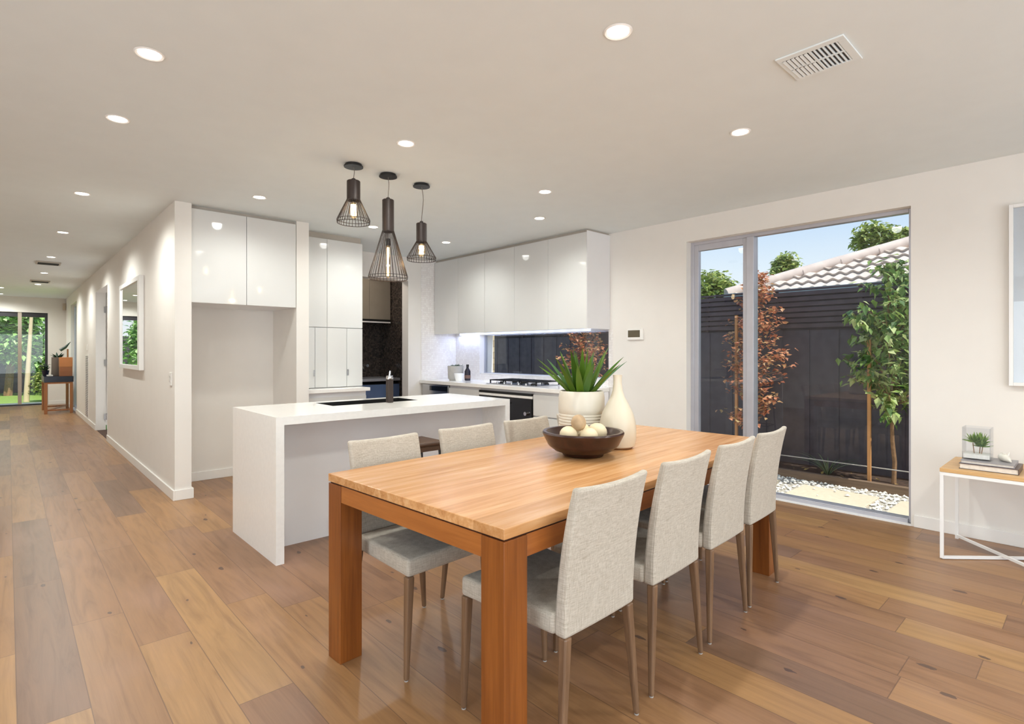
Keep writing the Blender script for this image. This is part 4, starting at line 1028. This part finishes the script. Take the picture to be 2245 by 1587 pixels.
# ============================================================ OUTSIDE
struct('ground', MB().box(XW + 0.24, 60, -30, 60, -0.3, -0.12).box(-40, XW + 0.24, FY + 0.2, 60, -0.3, -0.12).box(1.21, XW + 0.24, 12.2, FY + 0.2, -0.3, -0.12), M['grass'], 'grass outside')
tag(MB().box(XW + 0.24, 6.30, -2.0, 10.0, -0.12, -0.085).build('gravel_bed', M['gravel']), 'pale gravel base of the garden path strip', 'gravel', kind='stuff')
tag(MB().box(6.36, 6.90, -2.0, 10.0, -0.119, -0.03).build('garden_soil', M['soil']), 'dark garden bed soil in front of the fence', 'soil', kind='stuff')
tag(MB().box(6.30, 6.36, -2.0, 10.0, -0.12, 0.0).build('garden_edging', wood('sleeper_timber', [(0, (92, 74, 62)), (1, (146, 122, 100))], axis=1, rough=0.8), bevel=0.006), 'low timber edging along the garden bed', 'edging')
pavs = [(5.32, 6.0, 0.55, 1.25, 'large sand coloured paver at the right end of the window view'), (5.30, 6.0, 1.42, 2.08, 'large sand coloured paver in the middle of the window view'), (5.34, 6.02, 2.32, 2.95, 'large sand coloured paver half hidden behind the last chair'), (5.34, 6.0, 3.15, 3.8, 'sand coloured paver hidden behind the dining chairs')]
for x0, x1, y0, y1, lb in pavs:
    tag(MB().box(x0, x1, y0, y1, -0.085, -0.06).build('paver', M['paver'], bevel=0.005), lb, 'paver', 'sand coloured pavers in the white pebbles')
pb = MB()
for k in range(2600):
    y = random.uniform(0.2, 3.6); x = random.uniform(5.2, 6.29)
    inside = any(x0 + 0.02 < x < x1 - 0.02 and y0 + 0.02 < y < y1 - 0.02 for x0, x1, y0, y1, _ in pavs)
    if inside and random.random() < 0.975: continue
    r = random.uniform(0.010, 0.022); z = (-0.058 if inside else -0.082) + r * 0.4
    sx_, sy_ = r * random.uniform(0.8, 1.3), r * random.uniform(0.8, 1.3); sz = r * 0.7; a = random.uniform(0, PI)
    ca, sa = math.cos(a), math.sin(a)
    pts = [(sx_, 0, 0), (0, sy_, 0), (-sx_, 0, 0), (0, -sy_, 0)]
    vs = [(x + px * ca - py * sa, y + px * sa + py * ca, z) for px, py, _ in pts] + [(x, y, z + sz), (x, y, z - sz * 0.6)]
    pb.add(vs, [(0, 1, 4), (1, 2, 4), (2, 3, 4), (3, 0, 4), (1, 0, 5), (2, 1, 5), (3, 2, 5), (0, 3, 5)])
pb.smooth = False
tag(pb.build('white_pebbles', plain('white_pebble', (232, 228, 220), 0.7, var=0.12, scale=30)), 'loose white pebbles scattered around the pavers outside', 'pebbles', kind='stuff')

# fence: palings below, lattice slats above
FX = 6.92
fc = thing('garden_fence', 'tall dark paling fence with horizontal slat screen on top', 'fence', (FX, 4.0, -0.12))
pm = MB()
y = -2.0; i = 0
while y < 10.5:
    wd = 0.155; x = FX + (0.012 if i % 2 else 0.0)
    pm.box(x, x + 0.014, y, y + wd - 0.003 + (0.02 if i % 2 else 0), -0.1, 1.555); y += wd; i += 1
pm.build('palings', M['fence'], fc)
sm = MB()
for k in range(7):
    z = 1.585 + k * 0.064; sm.box(FX - 0.012, FX + 0.006, -2.0, 10.5, z, z + 0.046)
for y in range(-1, 11):
    sm.box(FX + 0.006, FX + 0.03, y * 0.9, y * 0.9 + 0.04, 1.56, 2.03)
sm.build('slat_screen', M['fence2'], fc)
MB().box(FX - 0.02, FX + 0.03, -2.0, 10.5, 2.03, 2.05).build('cap_rail', M['fence2'], fc)
MB().box(FX + 0.03, FX + 0.036, -2.0, 10.5, 1.55, 2.02).build('backing_sheet', M['fence'], fc)
tag(MB().tube([(6.45, -1.0, 0.13), (6.46, 0.6, 0.125), (6.44, 2.2, 0.13), (6.46, 4.5, 0.12)], 0.006, 6).build('tie_wire', M['concrete']), 'thin horizontal wire strung low along the garden bed', 'wire')
# brick return pier seen through the kitchen window
tag(MB().box(XW + 0.2402, 5.30, 6.12, 6.40, -0.12, CE).build('brick_pier', M['brick']), 'cream brick pier outside the kitchen window', 'pier')

# neighbour's house
nh = thing('neighbour_house', 'neighbouring house with a beige tiled hip roof behind the fence', 'house', (10.5, 0, -0.12))
EX, EY, EZ, PT = 7.75, 3.75, 2.10, 0.40
MB().box(EX + 0.45, 14.0, -9.0, EY - 0.45, -0.1, EZ - 0.02).build('wall', plain('render_wall', (190, 178, 162), 0.8), nh)
rt = MB(); ncr = 17; cs_ = 0.30
import itertools
def roofz(d): return EZ + PT * d
per = 0.15; seg = 8
for r_ in range(ncr):
    d0 = r_ * cs_; d1 = (r_ + 1) * cs_ + 0.03
    ymax0 = EY - d0
    npts = int((ymax0 + 9.0) / (per / seg))
    prev = None
    for k in range(npts + 1):
        y = ymax0 - k * per / seg
        wv = 0.015 * math.sin(2 * PI * (y + (0.0 if r_ % 2 == 0 else 0.0)) / per)
        row = [(EX + d0, y, roofz(d0) + 0.046 + wv), (EX + d0 + 0.055, y, roofz(d0) - 0.006 + wv), (EX + d1, y, roofz(d1) + 0.004 + wv)]
        ytop = EY - d1
        if y > ytop + 0.001:    # under the hip, cut along the hip line
            t = max(0.0, (EY - y - d0) / (d1 - d0)); xx = EX + d0 + t * (d1 - d0)
            row[2] = (xx, y, roofz(d0 + t * (d1 - d0)) + 0.02 + wv)
        if prev is not None:
            rt.add([prev[1], row[1], row[0], prev[0], prev[2], row[2]], [(0, 1, 2, 3), (3, 2, 5, 4)])
        prev = row
rt.smooth = False
rt.build('roof_tiles', M['rooftile'], nh, recalc=False)
# the other hip face and underside so the roof is solid
D = ncr * cs_
MB().add([(EX, EY, EZ - 0.01), (EX + D, EY - D, roofz(D) - 0.01), (EX + 2 * D, EY, EZ - 0.01), (EX, -9, EZ - 0.01), (EX + D, -9, roofz(D) - 0.01), (EX + 2 * D, -9, EZ - 0.01)],
         [(0, 2, 1), (0, 1, 4, 3), (1, 2, 5, 4), (3, 4, 5), (0, 3, 5, 2)]).build('roof_base', plain('dark_roof_base', (70, 58, 52), 0.9), nh)
hp = MB()
for k in range(14):
    a = k * 0.38; b = a + 0.42
    hp.tube([(EX + a, EY - a, roofz(a) + 0.045), (EX + b, EY - b, roofz(b) + 0.06)], [0.085, 0.075], 10)
hp.build('hip_capping', plain('hip_tile', (214, 196, 184), 0.8, var=0.12), nh)
MB().box(EX - 0.13, EX + 0.02, -9.0, EY + 0.1, EZ - 0.06, EZ + 0.035).box(EX - 0.13, EX + 2 * D, EY - 0.02, EY + 0.12, EZ - 0.06, EZ + 0.035).build('gutter', M['gutter'], nh)

# plants
def leaf_cloud(mb, pts, size, droop=0.4, fold=0.25, asp=0.5):
    for p in pts:
        p = Vector(p); L = size * random.uniform(0.7, 1.25); a = random.uniform(0, 2 * PI); e2 = random.uniform(-0.9, 0.5) - droop
        d = Vector((math.cos(a) * math.cos(e2), math.sin(a) * math.cos(e2), math.sin(e2)))
        s_ = Vector((-math.sin(a), math.cos(a), random.uniform(-0.5, 0.5))).normalized(); n_ = d.cross(s_)
        w_ = L * asp * 0.5
        m1 = p + d * L * 0.35
        mb.add([p, m1 + s_ * w_ + n_ * w_ * fold, p + d * L, m1 - s_ * w_ + n_ * w_ * fold, m1 + d * L * 0.25], [(0, 1, 4), (1, 2, 4), (2, 3, 4), (3, 0, 4)])
def branchy(base, top, n, reach, rfun, rad=0.018, wig=0.04):
    """trunk + side branches; returns tube mesh and leaf spots"""
    m = MB(); base, top = Vector(base), Vector(top); spots = []
    tr = [base.lerp(top, i / 10) + Vector((random.uniform(-wig, wig), random.uniform(-wig, wig), 0)) * (0.3 if i in (0, 10) else 1) for i in range(11)]
    tr[0] = base
    m.tube(tr, [rad * (1 - 0.8 * i / 10) for i in range(11)], 8)
    H = (top - base).length
    for k in range(n):
        t = random.uniform(rfun[0], 1.0); i = min(int(t * 10), 9); p = tr[i].lerp(tr[i + 1], t * 10 - i)
        a = random.uniform(0, 2 * PI); L = reach * (math.sin(PI * min(1, (t - rfun[0]) / (1 - rfun[0]) * 0.8 + 0.2)) * 0.8 + 0.25) * random.uniform(0.6, 1.1)
        e2 = random.uniform(0.3, 0.9)
        q = p + Vector((math.cos(a) * math.cos(e2), math.sin(a) * math.cos(e2), math.sin(e2))) * L
        q.x = min(q.x, 6.84) if base.x < 7 else q.x
        mid = p.lerp(q, 0.5) + Vector((0, 0, -0.02)); m.tube([p, mid, q], [0.006, 0.004, 0.0015], 5)
        for j in range(int(14 + L * 24)):
            u = random.uniform(0.15, 1.08); c_ = p.lerp(q, u)
            spots.append(c_ + Vector((random.gauss(0, 0.035), random.gauss(0, 0.035), random.gauss(0, 0.03))))
    for s in spots:
        if base.x < 7 and s.x > 6.83: s.x = 6.83 - random.uniform(0, 0.08)
    return m, spots
def garden_tree(name, label, base, top, n, reach, rf, leafmat, size, asp, rad=0.018, droop=0.4):
    t = thing(name, label, 'tree', base, 0)
    tm, sp_ = branchy(base, top, n, reach, rf, rad)
    tm.build('trunk', M['bark'], t)
    lm = MB(); leaf_cloud(lm, sp_, size, droop, 0.3, asp); lm.build('foliage', leafmat, t, recalc=False)
    return t
random.seed(11)
garden_tree('pear_tree', 'young green leafy tree beside the stake at the right of the window', (6.56, 1.43, -0.03), (6.53, 1.45, 2.15), 78, 0.50, (0.28,), M['leaf_pear'], 0.10, 0.55, 0.022)
garden_tree('japanese_maple', 'red-brown leafed maple behind the window mullion', (6.6, 2.86, -0.03), (6.62, 2.82, 2.28), 88, 0.40, (0.16,), M['leaf_maple'], 0.06, 0.8, 0.017, 0.0)
garden_tree('japanese_maple', 'orange-brown leafed maple seen through the low kitchen window', (6.6, 5.50, -0.03), (6.6, 5.45, 2.25), 88, 0.44, (0.2,), M['leaf_maple'], 0.06, 0.8, 0.016, 0.1)
tag(MB().box(6.395, 6.425, 1.59, 1.62, -0.03, 1.42).build('garden_stake', M['stake']), 'square timber stake left of the young green tree', 'stake')
tag(MB().box(6.585, 6.615, 3.05, 3.08, -0.03, 1.75).build('garden_stake', M['stake']), 'square timber stake left of the window mullion', 'stake')
fl = thing('strappy_plant', 'small strap-leaved plant low in the garden bed', 'plant', (6.52, 2.02, -0.03))
leafblades(16, 0.34, 0.009, (6.52, 2.02, -0.03), 0.01, 1.0, None, 7, 1.1, 0.2, 0.2).build('leaves', leaf_mat('strap_leaf', [(70, 96, 62), (118, 140, 100), (150, 168, 130)]), fl)
g2 = MB(); leaf_cloud(g2, [(random.uniform(6.38, 6.85), random.uniform(0.8, 4.5), -0.025) for _ in range(70)], 0.05, 0.0)
tag(g2.build('fallen_leaves', leaf_mat('dry_leaf', [(170, 130, 70), (206, 180, 110)]), recalc=False), 'dry leaves scattered on the garden bed', 'leaves', kind='stuff')

def blob_tree(name, label, base, h, rx, rz, n, mat, size, cat='tree', trunk=0.12):
    t = thing(name, label, cat, base); b = Vector(base)
    if trunk: MB().tube([b, b + Vector((0.1, 0, h * 0.4)), b + Vector((0, 0.1, h * 0.8))], [trunk, trunk * 0.8, trunk * 0.4], 8).build('trunk', M['bark'], t)
    lobes = []
    for k in range(9):
        a = random.uniform(0, 2 * PI); rr = random.uniform(0, 0.55) * rx
        lobes.append((b + Vector((rr * math.cos(a), rr * math.sin(a), h - rz + random.uniform(-0.5, 0.5) * rz)), rx * random.uniform(0.4, 0.62)))
    pts = []
    for k in range(n):
        c_, r = random.choice(lobes); d = Vector((random.gauss(0, 1), random.gauss(0, 1), random.gauss(0, 1))).normalized()
        pts.append(c_ + d * r * random.uniform(0.55, 1.0))
    m = MB(); leaf_cloud(m, pts, size, 0.2, 0.3, 0.6); m.build('foliage', mat, t, recalc=False)
random.seed(5)
blob_tree('distant_tree', 'yellow-green tree beyond the fence in the left sash', (13.2, 6.75, -0.12), 3.45, 0.85, 0.75, 4200, M['leaf_tree'], 0.15)
blob_tree('distant_tree', 'small tree top poking above the neighbouring roof hip', (17.0, 6.45, -0.12), 4.35, 0.65, 0.6, 2600, M['leaf_tree'], 0.15)
blob_tree('distant_tree', 'round tree crown above the neighbouring roof at the window edge', (18.0, 4.05, -0.12), 5.15, 0.95, 0.9, 5200, M['leaf_tree'], 0.16)

# far garden beyond the hallway door
tag(MB().box(-6, 6.5, 25.5, 25.6, -0.12, 1.9).build('rear_fence', M['fence']), 'dark fence at the back of the garden beyond the hallway door', 'fence')
tag(MB().box(-4, 3.0, FY + 0.21, 19.4, -0.119, -0.05).build('garden_paving', M['paver']), 'pale paving just outside the hallway door', 'paving')
random.seed(21)
for (x, y, h, rx, rz, n, lb) in ((-2.1, 22.6, 3.2, 1.7, 1.5, 7000, 'lush green tree at the left of the hallway door view'), (0.0, 24.0, 3.9, 1.6, 2.0, 8000, 'lush green tree in the middle of the hallway door view'),
                             (1.9, 21.8, 3.0, 1.3, 1.5, 7000, 'lush green tree at the right of the hallway door view'), (4.6, 20.6, 3.2, 1.6, 1.4, 4500, 'green tree outside the hallway side glazing')):
    blob_tree('garden_tree', lb, (x, y, -0.12), h, rx, rz, n, M['leaf_lush'], 0.2)
blob_tree('garden_shrub', 'low yellow-green shrub outside the hallway door', (0.85, 20.4, -0.12), 1.15, 0.5, 0.5, 1500, M['leaf_tree'], 0.1, 'shrub', 0)
tag(MB().tube([(0.38, 20.6, -0.12), (0.43, 20.7, 1.0), (0.50, 20.9, 2.4)], [0.07, 0.055, 0.04], 10).build('pale_tree_trunk', plain('pale_bark', (206, 186, 150), 0.8)), 'slim pale tree trunk right of the hallway door mullion', 'tree trunk')
